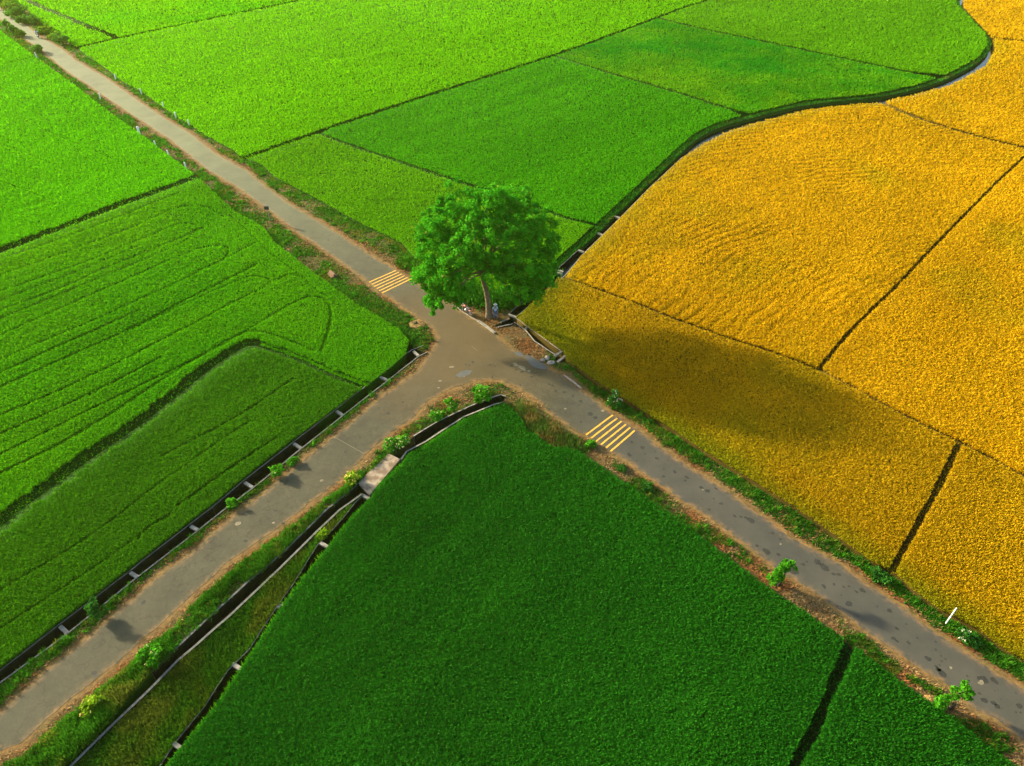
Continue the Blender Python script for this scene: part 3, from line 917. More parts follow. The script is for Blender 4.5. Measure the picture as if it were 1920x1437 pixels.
M_STONE = plain("grey_stone", (.30, .26, .21), (.17, .15, .12), 6, .95, .5)
M_BRICK = plain("red_brown_clay", (.24, .13, .07), (.15, .085, .05), 7, .95, .4)
M_STRAW = plain("straw", (.36, .23, .065), (.20, .11, .03), 9, .95, .6)
for lb, pts, sz in (("grey stone lying at the end of the tree side drain", [(1033, 681)], .34), ("broken concrete lump beside the tree side drain", [(1026, 672)], .26), ("small grey stone on brown litter near the drain's end", [(1018, 676)], .2)):
    bm = bmesh.new()
    for q in pts: rock(bm, P(*q), sz, 0)
    o = from_bm("stone", bm, M_STONE)
    tag(o, lb, "stone", "stones at the drain's end")
# log-like pile of bricks at the left verge
c0 = np.array(P(624, 517))
bm = bmesh.new()
ax = np.array([.62, -.78])
for i in range(3):
    for j in range(3 - i):
        off = np.array([.78, .62]) * (j - (2 - i) / 2) * .22
        ribbon(bm, np.array([off - ax * .55 + RNG.normal(0, .05, 2), off + ax * .55 + RNG.normal(0, .05, 2)]), .20, .15 * (i + 1), .15 * i + .012)
o = from_bm("brick_pile", bm, M_BRICK)
o.location = (c0[0], c0[1], -.03)
tag(o, "reddish stack of clay blocks in the weeds near the upper yellow stripes", "brick pile")


def heap(name, label, cat, px, r, h, mat, hole=False, n=260):
    c = P(*px)
    bm = bmesh.new()
    res = bmesh.ops.create_icosphere(bm, subdivisions=3, radius=1)
    for v in res["verts"]:
        k = 1 + .25 * mnoise.noise(v.co * 2.2 + Vector((px[0], 0, 0)))
        v.co = Vector((v.co.x * r * k, v.co.y * r * k, max(v.co.z, -.1) * h * k))
    o = from_bm(name, bm, mat)
    o.location = (c[0], c[1], -.04)
    tag(o, label, cat)
    an = RNG.uniform(0, 2 * math.pi, n); rr = r * np.sqrt(RNG.uniform(0, 1.2, n))
    p = np.stack([np.cos(an) * rr, np.sin(an) * rr], 1)
    zz = h * np.sqrt(np.clip(1 - (rr / r) ** 2, 0, 1)) * .9
    Vv = blades(p, zz, RNG.uniform(.15, .4, n), RNG.uniform(.03, .06, n), RNG.uniform(.9, 1.6, n))
    tri_mesh("straw", Vv, [M_DRY], {"tint": RNG.uniform(0, 1, n), "alt": np.zeros(n)}, 3, o)
    return o


M_DRY = leaf_mat("dry_straw", (.16, .085, .030), (.46, .30, .115), (.34, .14, .045), .25, .02, .3, .3)
M_VG = leaf_mat("verge_green", (.016, .115, .005), (.085, .310, .012), (.26, .24, .03), .42, .03, .2, .35)
M_TALLDRY = leaf_mat("tall_dry_grass", (.11, .085, .02), (.33, .24, .06), (.08, .16, .02), .4, .03, .3, .3)
hp = heap("straw_heap", "yellow straw heap with a burnt dark middle at the crossing's left corner", "heap", (781, 608), .80, .15, M_STRAW)
bm = bmesh.new()
for i in range(3): rock(bm, RNG.normal(0, .1, 2), .18, .10)
from_bm("burnt_core", bm, plain("charred", (.02, .017, .014), (.04, .03, .02), 5), hp)
heap("straw_bundle", "rusty orange straw bundle at the near rice edge beside a sapling", "straw bundle", (1742, 1318), .42, .38, M_STRAW, n=160)

# ================================================================== grasses and litter (masses nobody could count)
vp = scatter(VERGE, 4.0)
vp = vp[~inside(vp, ROAD)]
dr = dist_line(vp, ROAD, True)
green, g_cm, g_g1, nz1, nz2, nz3 = cover_fn(vp, dr)
k = RNG.uniform(0, 1, len(vp)) < green
gp = vp[k]
tall = (g_cm[k] * .9 + g_g1[k] * 1.5 + .35)
ps = px_size(gp)
gh = (.10 + .36 * nz2[k]) * tall * RNG.uniform(.6, 1.25, k.sum()) * 1.15 + ps * .8
al = np.clip((fbm(gp, .5, 81) - .60) * 4, 0, .7) * (1 - g_g1[k])
Vv = blades(gp, np.full(len(gp), -.05), gh, ps * RNG.uniform(.8, 1.6, len(gp)), RNG.uniform(.1, 1.0, len(gp)))
o = tri_mesh("verge_grass", Vv, [M_VG], {"tint": np.clip(RNG.uniform(0, 1, len(gp)) * .7 + .3 * nz2[k], 0, 1), "alt": al})
tag(o, "green roadside grass and weeds along both lanes", "grass", kind="stuff")
# tufts of longer weeds
pick = RNG.uniform(0, 1, len(vp)) < green * (.010 + .045 * (g_cm > .3) + .06 * g_g1) * np.clip(60 / (40 + dist_line(vp, np.array([[0, 0], [0, 1.0]])) * .6), .2, 1)
tc_ = vp[pick]
tn = 22
c_ = np.repeat(tc_, tn, 0)
az_ = RNG.uniform(0, 2 * math.pi, len(c_))
sz_ = np.repeat(RNG.uniform(.16, .46, len(tc_)) * (1 + 1.0 * g_g1[pick]), tn)
Vv = blades(c_ + RNG.normal(0, .07, c_.shape), np.full(len(c_), -.04), sz_ * RNG.uniform(.6, 1.2, len(c_)), px_size(c_) * RNG.uniform(.8, 1.4, len(c_)), np.abs(RNG.normal(.7, .35, len(c_))), az_)
o = tri_mesh("weed_tufts", Vv, [M_VG], {"tint": np.repeat(RNG.uniform(0, 1, len(tc_)), tn), "alt": np.repeat((RNG.uniform(0, 1, len(tc_)) < .12) * .5, tn)})
tag(o, "tufts of long leaved weeds scattered through the roadside grass", "weeds", kind="stuff")
# dark thicket under the big tree
wc = []
for q, m in (((852, 545), 260), ((875, 556), 420), ((905, 563), 380), ((940, 566), 420), ((968, 560), 380), ((988, 545), 300), ((1015, 522), 220)):
    wc.append(np.array(P(*q)) + RNG.normal(0, .75, (m * 2, 2)))
wc = np.concatenate(wc)
wc = wc[np.hypot(*(wc - tree_xy).T) > 1.0]
wc = wc[~inside(wc, ROAD) & (dist_line(wc, ROAD, True) > .8) & (dist_line(wc, L(CS_L[:4])) > .35)]
Vv = blades(wc, np.full(len(wc), -.05) + RNG.uniform(0, .7, len(wc)), RNG.uniform(.25, .75, len(wc)), RNG.uniform(.10, .22, len(wc)), RNG.uniform(.2, 1.4, len(wc)))
M_TH = leaf_mat("thicket_leaf", (.010, .085, .004), (.055, .270, .010), None, .38, .012, .6, .3)
o = tri_mesh("weed_thicket", Vv, [M_TH], {"tint": RNG.uniform(0, 1, len(wc)), "alt": np.zeros(len(wc))})
tag(o, "dense dark green weeds growing behind the big tree's trunk", "weeds", kind="stuff")
# dry litter
k = (RNG.uniform(0, 1, len(vp)) < np.clip((nz1 - .22) * 1.5, .05, .55) * np.clip((dr - .1 - .35 * nz3) * 3, 0, 1) * (1 - .9 * green))
lp = vp[k]
ps = px_size(lp)
Vv = blades(lp, np.full(len(lp), -.03), RNG.uniform(.10, .30, len(lp)) * (.7 + ps * 3), ps * RNG.uniform(.7, 1.4, len(lp)), RNG.uniform(.8, 1.55, len(lp)))
orange = np.clip((fbm(lp, .6, 91) - .40) * 3.5, 0, 1)
o = tri_mesh("dry_litter", Vv, [M_DRY], {"tint": RNG.uniform(0, 1, len(lp)), "alt": orange})
tag(o, "dry brown straw and leaf litter along the lane edges", "litter", kind="stuff")
# tall half-dry grass at the bend
td = []
for c in tall_dry_c:
    td.append(c + RNG.normal(0, .55, (420, 2)))
td = np.concatenate(td)
td = td[inside(td, VERGE) & ~inside(td, ROAD)]
Vv = blades(td, np.full(len(td), -.05), RNG.uniform(.25, .72, len(td)), RNG.uniform(.05, .10, len(td)), np.abs(RNG.normal(.25, .3, len(td))))
o = tri_mesh("tall_dry_grass", Vv, [M_TALLDRY], {"tint": RNG.uniform(0, 1, len(td)), "alt": np.clip((fbm(td, .9, 3) - .32) * 5, 0, 1)})
tag(o, "tall half dry grass at the bend before the lower yellow stripes", "grass", kind="stuff")

# strip between canal and drain
sp = scatter(STRIP, 2.6)
n = len(sp)
dk = dist_line(sp, L(K_L)); dm = dist_line(sp, L(CM_F))
bright = np.clip(1 - dk / 1.6, 0, 1)
kk = RNG.uniform(0, 1, n) < .55 + .45 * fbm(sp, .5, 14)
sp, bright, dm = sp[kk], bright[kk], dm[kk]
n = len(sp)
Vv = blades(sp, np.full(n, -.12), (.10 + .28 * fbm(sp, .45, 15)) * RNG.uniform(.6, 1.3, n), px_size(sp) * RNG.uniform(.8, 1.5, n), RNG.uniform(.1, .95, n))
M_SG = leaf_mat("strip_grass", (.012, .075, .004), (.085, .27, .008), (.15, .17, .015), .42, .03, .2, .35)
o = tri_mesh("strip_grass", Vv, [M_SG], {"tint": np.clip(RNG.uniform(0, .6, n) + .5 * bright, 0, 1), "alt": np.clip((fbm(sp, .35, 16) - .55) * 4, 0, .7)})
tag(o, "uneven grass filling the strip between the canal and field drain", "grass", kind="stuff")
# light fringe along the near rice triangle
fl = resample(L(FL, .40), .05, 0)
fl = np.repeat(fl, 5, 0) + RNG.normal(0, .10, (len(fl) * 5, 2))
n = len(fl)
Vv = blades(fl, np.full(n, -.05), RNG.uniform(.2, .48, n), px_size(fl) * RNG.uniform(.7, 1.3, n), RNG.uniform(.1, .8, n))
o = tri_mesh("fringe_grass", Vv, [M_L3], {"tint": RNG.uniform(.4, 1, n), "alt": np.zeros(n)})
tag(o, "pale green fringe of grass edging the near rice triangle", "grass", kind="stuff")
# canal bank grass
bp = scatter(bank, 2.4)
n = len(bp)
Vv = blades(bp, np.full(n, -.03), (.12 + .30 * fbm(bp, .5, 19)) * RNG.uniform(.6, 1.3, n), px_size(bp) * RNG.uniform(.8, 1.5, n), RNG.uniform(.1, .9, n))
M_BG = leaf_mat("bank_grass", (.014, .130, .004), (.060, .300, .010), (.20, .22, .03), .4, .03, .2, .3)
o = tri_mesh("bank_grass", Vv, [M_BG], {"tint": RNG.uniform(0, 1, n), "alt": np.clip((fbm(bp, .5, 18) - .66) * 5, 0, .7)})
tag(o, "dark green grass on the bank of the winding canal", "grass", kind="stuff")

# ================================================================== trees and shrubs
def tube(bm, pts, rad, sides=9):
    rings = []
    n = len(pts)
    for i, (p, r) in enumerate(zip(pts, rad)):
        p = Vector(p)
        t = (Vector(pts[min(i + 1, n - 1)]) - Vector(pts[max(i - 1, 0)])).normalized()
        u = t.orthogonal().normalized(); v = t.cross(u)
        rings.append([bm.verts.new(p + (u * math.cos(2 * math.pi * k / sides) + v * math.sin(2 * math.pi * k / sides)) * r) for k in range(sides)])
    for a, b in zip(rings[:-1], rings[1:]):
        # match nearest start vertex so the tube does not twist
        s = min(range(sides), key=lambda q: (a[0].co - b[q].co).length)
        rev = (a[1].co - b[(s + 1) % sides].co).length > (a[1].co - b[(s - 1) % sides].co).length
        bb = [b[(s - q if rev else s + q) % sides] for q in range(sides)]
        for k in range(sides):
            bm.faces.new((a[k], a[(k + 1) % sides], bb[(k + 1) % sides], bb[k]))
        b[:] = bb
    bm.faces.new(rings[0][::-1]); bm.faces.new(rings[-1])
    bmesh.ops.recalc_face_normals(bm, faces=bm.faces)


def leaf_cloud(lobes, n_clump, n_leaf, size, clump_r, flat=.75):
    """leaves in clumps spread over and inside a set of lobes (x, y, z, r)"""
    out, cid = [], []
    for (x, y, z, r) in lobes:
        for _ in range(int(n_clump * r * r / 4) + 3):
            d = RNG.normal(0, 1, 3); d[2] = d[2] * .8 + .15
            d /= np.linalg.norm(d)
            c = np.array([x, y, z]) + d * r * RNG.uniform(.62, 1.08) * np.array([1, 1, .88])
            m = int(n_leaf * RNG.uniform(.55, 1.3))
            q = RNG.normal(0, 1, (m, 3)); q /= np.linalg.norm(q, axis=1)[:, None]
            cr = clump_r * RNG.uniform(.6, 1.35)
            q = c + q * (cr * RNG.uniform(.2, 1, m) ** .6)[:, None] * np.array([1, 1, flat])
            out.append(q); cid.append(np.full(m, RNG.uniform(0, 1)))
    c = np.concatenate(out); cid = np.concatenate(cid)
    n = len(c)
    nrm = RNG.normal(0, 1, (n, 3)); nrm[:, 2] += .55
    nrm /= np.linalg.norm(nrm, axis=1)[:, None]
    a = np.cross(nrm, RNG.normal(0, 1, (n, 3))); a /= np.maximum(np.linalg.norm(a, axis=1), 1e-6)[:, None]
    b = np.cross(nrm, a)
    s = (size * RNG.uniform(.6, 1.35, n))[:, None]
    V4 = np.stack([c - a * s, c + b * s * .5, c + a * s, c - b * s * .5], 1)
    return V4, np.clip(.55 * cid + RNG.uniform(0, .45, n), 0, 1)


def limb_to(bm, a, b, r0, r1, sag=.3):
    a, b = np.array(a, float), np.array(b, float)
    pts = []
    for t in np.linspace(0, 1, 6):
        p = a + (b - a) * t
        p[2] += sag * math.sin(math.pi * t) * .6
        p[:2] += RNG.normal(0, .10, 2) * math.sin(math.pi * t)
        pts.append(p)
    tube(bm, pts, np.linspace(r0, r1, 6), 7)


M_BIGLEAF = leaf_mat("tree_leaf", (.022, .215, .005), (.100, .480, .012), (.30, .28, .03), .36, .012, .6, .25)
M_SHRUB = leaf_mat("shrub_leaf", (.030, .200, .006), (.120, .450, .014), (.60, .58, .25), .42, .012, .9, .3)
M_SHRUB_D = leaf_mat("shrub_leaf_dark", (.016, .100, .010), (.060, .240, .022), (.60, .60, .42), .4, .012, .9, .3)
M_SHRUB_Y = leaf_mat("shrub_leaf_yellow", (.080, .210, .006), (.28, .45, .014), (.75, .66, .14), .42, .012, .9, .2)
M_FAR = leaf_mat("far_tree_leaf", (.055, .190, .022), (.140, .360, .040), None, .42, .012, .5, .3)  # leaf colour lightened to carry the distance haze
M_FARY = leaf_mat("far_tree_leaf_light", (.110, .260, .015), (.25, .42, .030), None, .42, .012, .5, .3)

root = empty("shade_tree", (*P(917, 593), -.03))
tag(root, "big round leafy tree standing alone at the corner of the crossing", "tree")
bm = bmesh.new()
tube(bm, [(.05, 0, -.4), (.02, 0, .05), (-.02, 0, .5), (-.05, 0, 1.6), (-.18, 0, 2.8), (-.42, .02, 3.9), (-.62, .05, 4.9), (-.66, .1, 6.0)], [.56, .44, .32, .27, .25, .22, .20, .16], 12)
lobes = [(0, .2, 10.0, 2.5), (-2.7, .5, 9.4, 2.3), (2.5, .8, 9.2, 2.3), (-.2, -2.4, 9.0, 2.2), (.3, 2.8, 9.2, 2.3), (-4.5, -.6, 7.6, 2.1), (4.6, .3, 7.2, 2.1), (-2.9, -2.9, 7.3, 2.1), (2.8, -2.8, 6.9, 2.0),
         (-3.2, 3, 7.6, 2.0), (3.4, 3, 7.3, 2.0), (-5.1, -1.8, 5.4, 1.7), (5.1, -.9, 5.6, 1.7), (-5.2, 1.4, 5.7, 1.6), (4.8, 2.2, 5.8, 1.7), (-4.4, -3.3, 3.8, 1.35), (-2.4, -3.8, 5.4, 1.5), (2.4, -3.3, 4.7, 1.5),
         (4.3, -2.4, 4.3, 1.4), (0, 4.4, 6.8, 1.8), (-3.5, -1.0, 4.6, 1.4), (1.7, -1.2, 6.2, 1.4), (-5.0, -3.0, 2.9, .9), (2.9, .5, 3.9, 1.3), (-1.9, 1.5, 5.2, 1.5), (1.6, 2.4, 5.0, 1.5),
         (-4.3, -2.7, 5.7, 1.7), (3.9, -2.5, 5.6, 1.6), (.6, -3.4, 7.1, 1.7), (-2.2, -3.3, 8.3, 1.6), (-3.6, -3.5, 4.7, 1.2), (4.9, -2.0, 4.8, 1.3), (0, 0, 11.2, 1.9)]
lobes += [(-4.1, -2.5, 4.7, 1.6), (-3.0, -3.1, 4.0, 1.2), (4.0, -1.2, 4.9, 1.5), (-2.2, 1.8, 10.6, 1.9), (2.2, 1.8, 10.4, 1.9), (-.9, -1.7, 6.4, 1.1), (1.0, -1.5, 5.7, 1.1), (-3.9, .6, 9.0, 1.9), (3.9, .8, 8.8, 1.9), (-1.6, -2.8, 9.3, 1.6), (1.8, -2.4, 9.0, 1.7)]
lobes = [(x * (1.1 if z > 8 else 1.03), y, z * 1.05 + .32, r * 1.05) for x, y, z, r in lobes]
for (x, y, z, r) in lobes:
    h0 = RNG.uniform(4.7, 6.0)
    limb_to(bm, (-.42 - .1 * (h0 - 3.8), 0, h0), (x * .92, y * .92, z - .2 * r), .085, .025, .9)
from_bm("trunk", bm, M_BARK, root, True)
V4, ti = leaf_cloud(lobes, 23, 84, .14, .47)
tri_mesh("crown", V4, [M_BIGLEAF], {"tint": ti, "alt": np.clip((RNG.uniform(0, 1, len(V4)) - .965) * 30, 0, .8)}, 4, root)


def plant(name, label, cat, px, lobes, mat, stems, n_clump=16, n_leaf=34, size=.11, clump=.24, flowers=0, group=None, stem_r=.035, alt=.0):
    """stems and leaves; lobes are (x, y, z, r) from the foot"""
    r = empty(name, (*P(*px), -.04))
    tag(r, label, cat, group)
    bm = bmesh.new()
    for (x, y, z, rr) in lobes[:stems]:
        limb_to(bm, (RNG.normal(0, stem_r), RNG.normal(0, stem_r), -.1), (x, y, z), stem_r, stem_r * .35, .05)
    from_bm("trunk" if cat == "tree" else "stem", bm, M_TWIG, r)
    V4, ti = leaf_cloud(lobes, n_clump * 1.5, n_leaf * 1.35, size * 1.08, clump * 1.1)
    al = (RNG.uniform(0, 1, len(V4)) < alt) * .8
    if flowers:
        l = np.array(lobes)
        pick = l[RNG.integers(0, len(l), flowers)]
        d = RNG.normal(0, 1, (flowers, 3)); d[:, 2] = np.abs(d[:, 2]) + .2
        d /= np.linalg.norm(d, axis=1)[:, None]
        q = []
        for cc in pick[:, :3] + d * pick[:, 3:] * 1.1:
            for _ in range(4):
                n_ = RNG.normal(0, 1, 3); n_ /= np.linalg.norm(n_)
                a = np.cross(n_, (0.3, .2, 1)); a /= np.linalg.norm(a); b = np.cross(n_, a)
                p = cc + RNG.normal(0, .035, 3); sz = .05
                q.append([p - a * sz, p + b * sz, p + a * sz, p - b * sz])
        V4 = np.concatenate([V4, np.array(q)]); ti = np.concatenate([ti, np.ones(len(q))]); al = np.concatenate([al, np.ones(len(q))])
    tri_mesh("crown" if cat == "tree" else "foliage", V4, [mat], {"tint": ti, "alt": al}, 4, r)
    return r


def bush_lobes(w, h, k=6):
    out = [(0, 0, h * .62, w * .36)]
    for i in range(k):
        t = 2 * math.pi * i / k + RNG.uniform(-.3, .3)
        out.append((math.cos(t) * w * .30, math.sin(t) * w * .30, h * RNG.uniform(.35, .6), w * RNG.uniform(.2, .28)))
    return out


def wide(lob, sx, rot):
    c, s = math.cos(rot), math.sin(rot)
    return [(x * sx * c - y * s, x * sx * s + y * c, z, r) for x, y, z, r in lob]


GS = "shrubs along the lanes"
plant("shrub", "round bright green shrub at the tip of the near rice triangle", "shrub", (903, 748), bush_lobes(1.75, 1.15), M_SHRUB, 5, 20, 34, .11, .24, 10, GS)
plant("shrub", "small upright green shrub on the litter left of the round shrub", "shrub", (847, 772), [(0, 0, .7, .42), (-.15, .1, 1.1, .34), (.2, 0, .45, .35)], M_SHRUB, 3, 22, 34, .1, .22, 5, GS)
plant("shrub", "leafy green shrub with pale blossoms leaning over the canal wall", "shrub", (819, 785), bush_lobes(1.15, .95, 5), M_SHRUB, 4, 22, 34, .1, .22, 10, GS)
plant("shrub", "wide yellow green bush beside the lane just above the concrete slab", "shrub", (744, 838), wide(bush_lobes(1.7, 1.05, 7), 1.35, .2), M_SHRUB, 6, 20, 34, .10, .22, 12, GS, alt=.10)
plant("shrub", "pale yellow flowering bush at the lower end of the concrete slab", "shrub", (661, 905), bush_lobes(1.15, .95, 5), M_SHRUB_Y, 5, 20, 30, .10, .22, 16, GS, alt=.12)
plant("shrub", "lone green shrub casting a shadow on the lane by the left drain", "shrub", (520, 889), bush_lobes(.95, .8, 5), M_SHRUB, 4, 22, 30, .10, .2, 2, GS)
plant("shrub", "low leafy tuft on the left verge just below the lone shrub", "shrub", (549, 866), bush_lobes(.7, .4, 5), M_SHRUB, 4, 18, 24, .09, .18, 0, GS)
plant("shrub", "small low weed shrub on the left verge further down the lane", "shrub", (437, 946), bush_lobes(.8, .5, 5), M_SHRUB, 4, 16, 24, .09, .2, 0, GS)
plant("shrub", "dark dense shrub overhanging the left drain near the picture's edge", "shrub", (188, 1152), [(0, 0, .75, .45), (-.25, .15, 1.15, .38), (.25, -.1, .5, .4), (-.3, 0, .5, .35)], M_SHRUB_D, 3, 24, 34, .1, .22, 0, GS)
plant("shrub", "broad leaved green shrub in weeds above the walled ditch", "shrub", (286, 1236), bush_lobes(1.35, .85, 6), M_SHRUB, 5, 18, 30, .12, .24, 9, GS)
plant("shrub", "yellow flowered weed shrub nearest the lower left corner", "shrub", (172, 1330), bush_lobes(1.1, .7, 6), M_SHRUB_Y, 5, 14, 24, .10, .22, 12, GS)
plant("shrub", "dark glossy shrub with white blossoms at the golden rice edge", "shrub", (1150, 762), [(0, 0, .7, .45), (-.05, .1, 1.25, .34), (.3, -.1, .5, .42), (-.2, 0, .4, .35)], M_SHRUB_D, 3, 24, 34, .1, .22, 14, GS)
plant("shrub", "dark leafy shrub with pale blossoms past the white pole", "shrub", (1812, 1200), wide(bush_lobes(1.05, .65, 6), 1.3, -.6), M_SHRUB_D, 5, 20, 30, .1, .2, 8, GS)
plant("shrub", "low green bush at the end of the narrow golden field ditch", "shrub", (1650, 1084), wide(bush_lobes(1.0, .55, 6), 1.5, -.6), M_SHRUB_D, 5, 18, 28, .09, .2, 0, GS)
plant("shrub", "low spreading green weed below the lower yellow stripes", "shrub", (1107, 835), bush_lobes(.75, .4, 5), M_SHRUB, 4, 14, 24, .09, .2, 0, GS)
plant("shrub", "small weed tuft on brown litter right of the near rice", "shrub", (1166, 880), bush_lobes(.6, .35, 5), M_SHRUB_D, 4, 14, 24, .08, .18, 0, GS)
plant("shrub", "green weed clump on the steep verge under the lower stripes", "shrub", (1213, 917), bush_lobes(.8, .35, 5), M_SHRUB_D, 4, 14, 24, .08, .2, 0, GS)
plant("shrub", "yellowish grass clump at the crossbeam of the field drain", "shrub", (606, 1003), bush_lobes(.8, .4, 5), M_SHRUB_Y, 4, 14, 24, .08, .2, 0, GS)
plant("sapling", "forked green sapling casting a long shadow on the lower lane", "tree", (1458, 1098), [(.0, .0, 1.0, .42), (-.35, .1, 1.25, .42), (-.55, .0, 1.0, .36), (.10, .1, 1.95, .34), (.50, .2, 1.85, .33), (-.1, 0, .6, .36), (.2, .1, 1.5, .3)], M_SHRUB, 5, 26, 40, .1, .2, 0, "saplings beside the lower lane", .05)
plant("sapling", "slender sapling with two crowns nearest the lower right corner", "tree", (1783, 1328), [(.05, .1, 1.9, .40), (.40, .2, 1.6, .40), (-.05, .1, 1.45, .36), (-.75, -.1, 1.05, .36), (-.65, -.1, .6, .38), (.3, .1, 1.2, .3)], M_SHRUB, 5, 24, 36, .1, .2, 0, "saplings beside the lower lane", .055)

GF = "trees lining the far lane"
for lb, px, w, h, mt in (
        ("tall dark round tree at the very corner on the far lane's right", (37, 36), 7.0, 5.2, M_FAR),
        ("yellowish light tree beside the tall dark one at the picture's corner", (22, 22), 5.0, 4.4, M_FARY),
        ("low dark tree hugging the far lane under the tall round one", (24, 32), 4.2, 2.4, M_FAR),
        ("dark tree cut by the picture's upper left corner", (3, 16), 5.0, 4.5, M_FAR),
        ("small dark tree on the far lane's right verge above the rider", (45, 44), 4.2, 2.3, M_FAR),
        ("feathery dark tree between two small roadside trees on the right", (67, 46), 3.8, 3.0, M_FAR),
        ("light green low tree right of the far motorcycle rider", (88, 62), 4.6, 2.0, M_FARY),
        ("dense round tree nearest us on the far lane's right", (118, 84), 5.2, 3.6, M_FAR),
        ("low pale shrubby tree against the nearest round far tree", (103, 74), 4.0, 2.0, M_FARY),
        ("small dark tree close beside the far motorcycle rider", (76, 63), 2.2, 1.5, M_FAR),
        ("dark leafy tree on the far lane's left verge", (27, 66), 4.0, 3.6, M_FAR),
        ("thin palm like tree left of the leafy one at the far verge", (14, 54), 2.6, 3.4, M_FAR),
        ("faded pale tree drooping over the far lane from the left", (40, 68), 3.0, 2.0, M_FARY),
        ("small dense dark tree at the left verge near the first ditch", (71, 98), 3.2, 2.2, M_FAR)):
    plant("roadside_tree", lb, "tree", px, bush_lobes(w * .62, h * .66, 7), mt, 5, 14, 26, .17, .36, 0, GF, .09)

# ================================================================== posts
def post(label, px, h, r, name="marker_post", lean=(0, 0), band=False):
    root = empty(name, (*P(*px), -.05))
    tag(root, label, "post", "white posts along the lanes" if name == "marker_post" else None)
    bm = bmesh.new()
    tube(bm, [(0, 0, -.3), (lean[0] * .5, lean[1] * .5, h * .5), (lean[0], lean[1], h)], [r, r, r * .95], 8)
    from_bm("shaft", bm, M_WPAINT, root)
    bm = bmesh.new()
    tube(bm, [(lean[0], lean[1], h), (lean[0], lean[1], h + .05), (lean[0], lean[1], h + .10)], [r * 1.02, r * .9, r * .3], 8)
    from_bm("cap", bm, M_WPAINT, root)
    return root


R_POSTS = [((217, 150), "white post furthest up the right verge of the far lane"), ((266, 177), "second white post down the right verge of the far lane"), ((307, 203), "third white post on the right verge of the far lane"), ((330, 222), "fourth white post on the right verge beside brown weeds"), ((355, 236), "last white post on the right verge toward the crossing")]
L_POSTS = [((188, 186), "white post furthest up the left verge of the far lane"), ((261, 252), "stout white post on the left verge by dry grass"), ((293, 276), "third white post down the left verge of the far lane"), ((317, 294), "fourth white post on the left verge among dark weeds"), ((349, 317), "last white post on the left verge before the wide ditch"), ((69, 108), "far white post at the ditch on the left verge")]
for px, lb in R_POSTS + L_POSTS:
    post(lb, px, .95 if "stout" not in lb else 1.15, .11 if "stout" not in lb else .19, lean=(RNG.normal(0, .06), RNG.normal(0, .06)))
M_WOOD = plain("weathered_wood", (.30, .27, .22), (.2, .18, .15), 6)
M_DARK = plain("dark_metal", (.03, .03, .032), (.05, .05, .05), 6, .5)
pr = post("tall slim white pole at the golden rice edge by the lower lane", (1773, 1170), 1.68, .042, lean=(.02, .02))
pr["group"] = None
del pr["group"]
for z in (.35, .95):
    bm = bmesh.new()
    tube(bm, [(.004, .004, z), (.01, .01, z + .05)], [.045, .045], 8)
    from_bm("band", bm, M_WOOD, pr)
sg = empty("sign_post", (*P(507, 414), -.05))
tag(sg, "grey post with a small dark plate on the far lane's left verge", "sign post")
bm = bmesh.new(); tube(bm, [(0, 0, -.3), (-.05, 0, .8), (-.1, .02, 1.55)], [.05, .05, .045], 8)
from_bm("shaft", bm, M_WOOD, sg)
bm = bmesh.new(); box(bm, (-.38, -.05), (.16, .0), .05, 1.95, 1.5)
from_bm("plate", bm, M_DARK, sg)

# ================================================================== motorcycles and people
M_TYRE = plain("tyre_rubber", (.02, .02, .02), (.035, .033, .03), 8, .85)
M_RED = plain("faded_red_paint", (.34, .09, .05), (.25, .07, .04), 8, .4)
M_SILV = plain("grey_metal", (.42, .42, .42), (.3, .3, .3), 8, .35, metal=.6)
M_SKIN = plain("brown_skin", (.30, .17, .10), (.24, .13, .08), 8, .6)
M_SHIRT = plain("pale_blue_shirt", (.30, .48, .60), (.22, .38, .52), 6, .9)
M_WSHIRT = plain("white_shirt", (.72, .72, .74), (.58, .58, .62), 6, .9)
M_JEANS = plain("blue_trousers", (.055, .13, .26), (.04, .09, .19), 6, .9)
M_GTROU = plain("dark_trousers", (.06, .05, .055), (.04, .035, .04), 6, .9)
M_HAT = plain("pale_hat", (.66, .66, .62), (.5, .5, .47), 7, .9)
M_HAIR = plain("black_hair", (.015, .012, .010), (.03, .025, .02), 9, .6)


def torus(bm, c, R, r, axis_y=True, seg=22, k=8):
    rings = []
    for i in range(seg):
        t = 2 * math.pi * i / seg
        rings.append([bm.verts.new((c[0] + (R + r * math.cos(2 * math.pi * j / k)) * math.cos(t), c[1] + r * math.sin(2 * math.pi * j / k), c[2] + (R + r * math.cos(2 * math.pi * j / k)) * math.sin(t))) for j in range(k)])
    for i in range(seg):
        a, b = rings[i], rings[(i + 1) % seg]
        for j in range(k): bm.faces.new((a[j], a[(j + 1) % k], b[(j + 1) % k], b[j]))
    bmesh.ops.recalc_face_normals(bm, faces=bm.faces)


def lump(bm, c, s, sub=2):
    res = bmesh.ops.create_icosphere(bm, subdivisions=sub, radius=1)
    for v in res["verts"]: v.co = Vector((v.co.x * s[0] + c[0], v.co.y * s[1] + c[1], v.co.z * s[2] + c[2]))


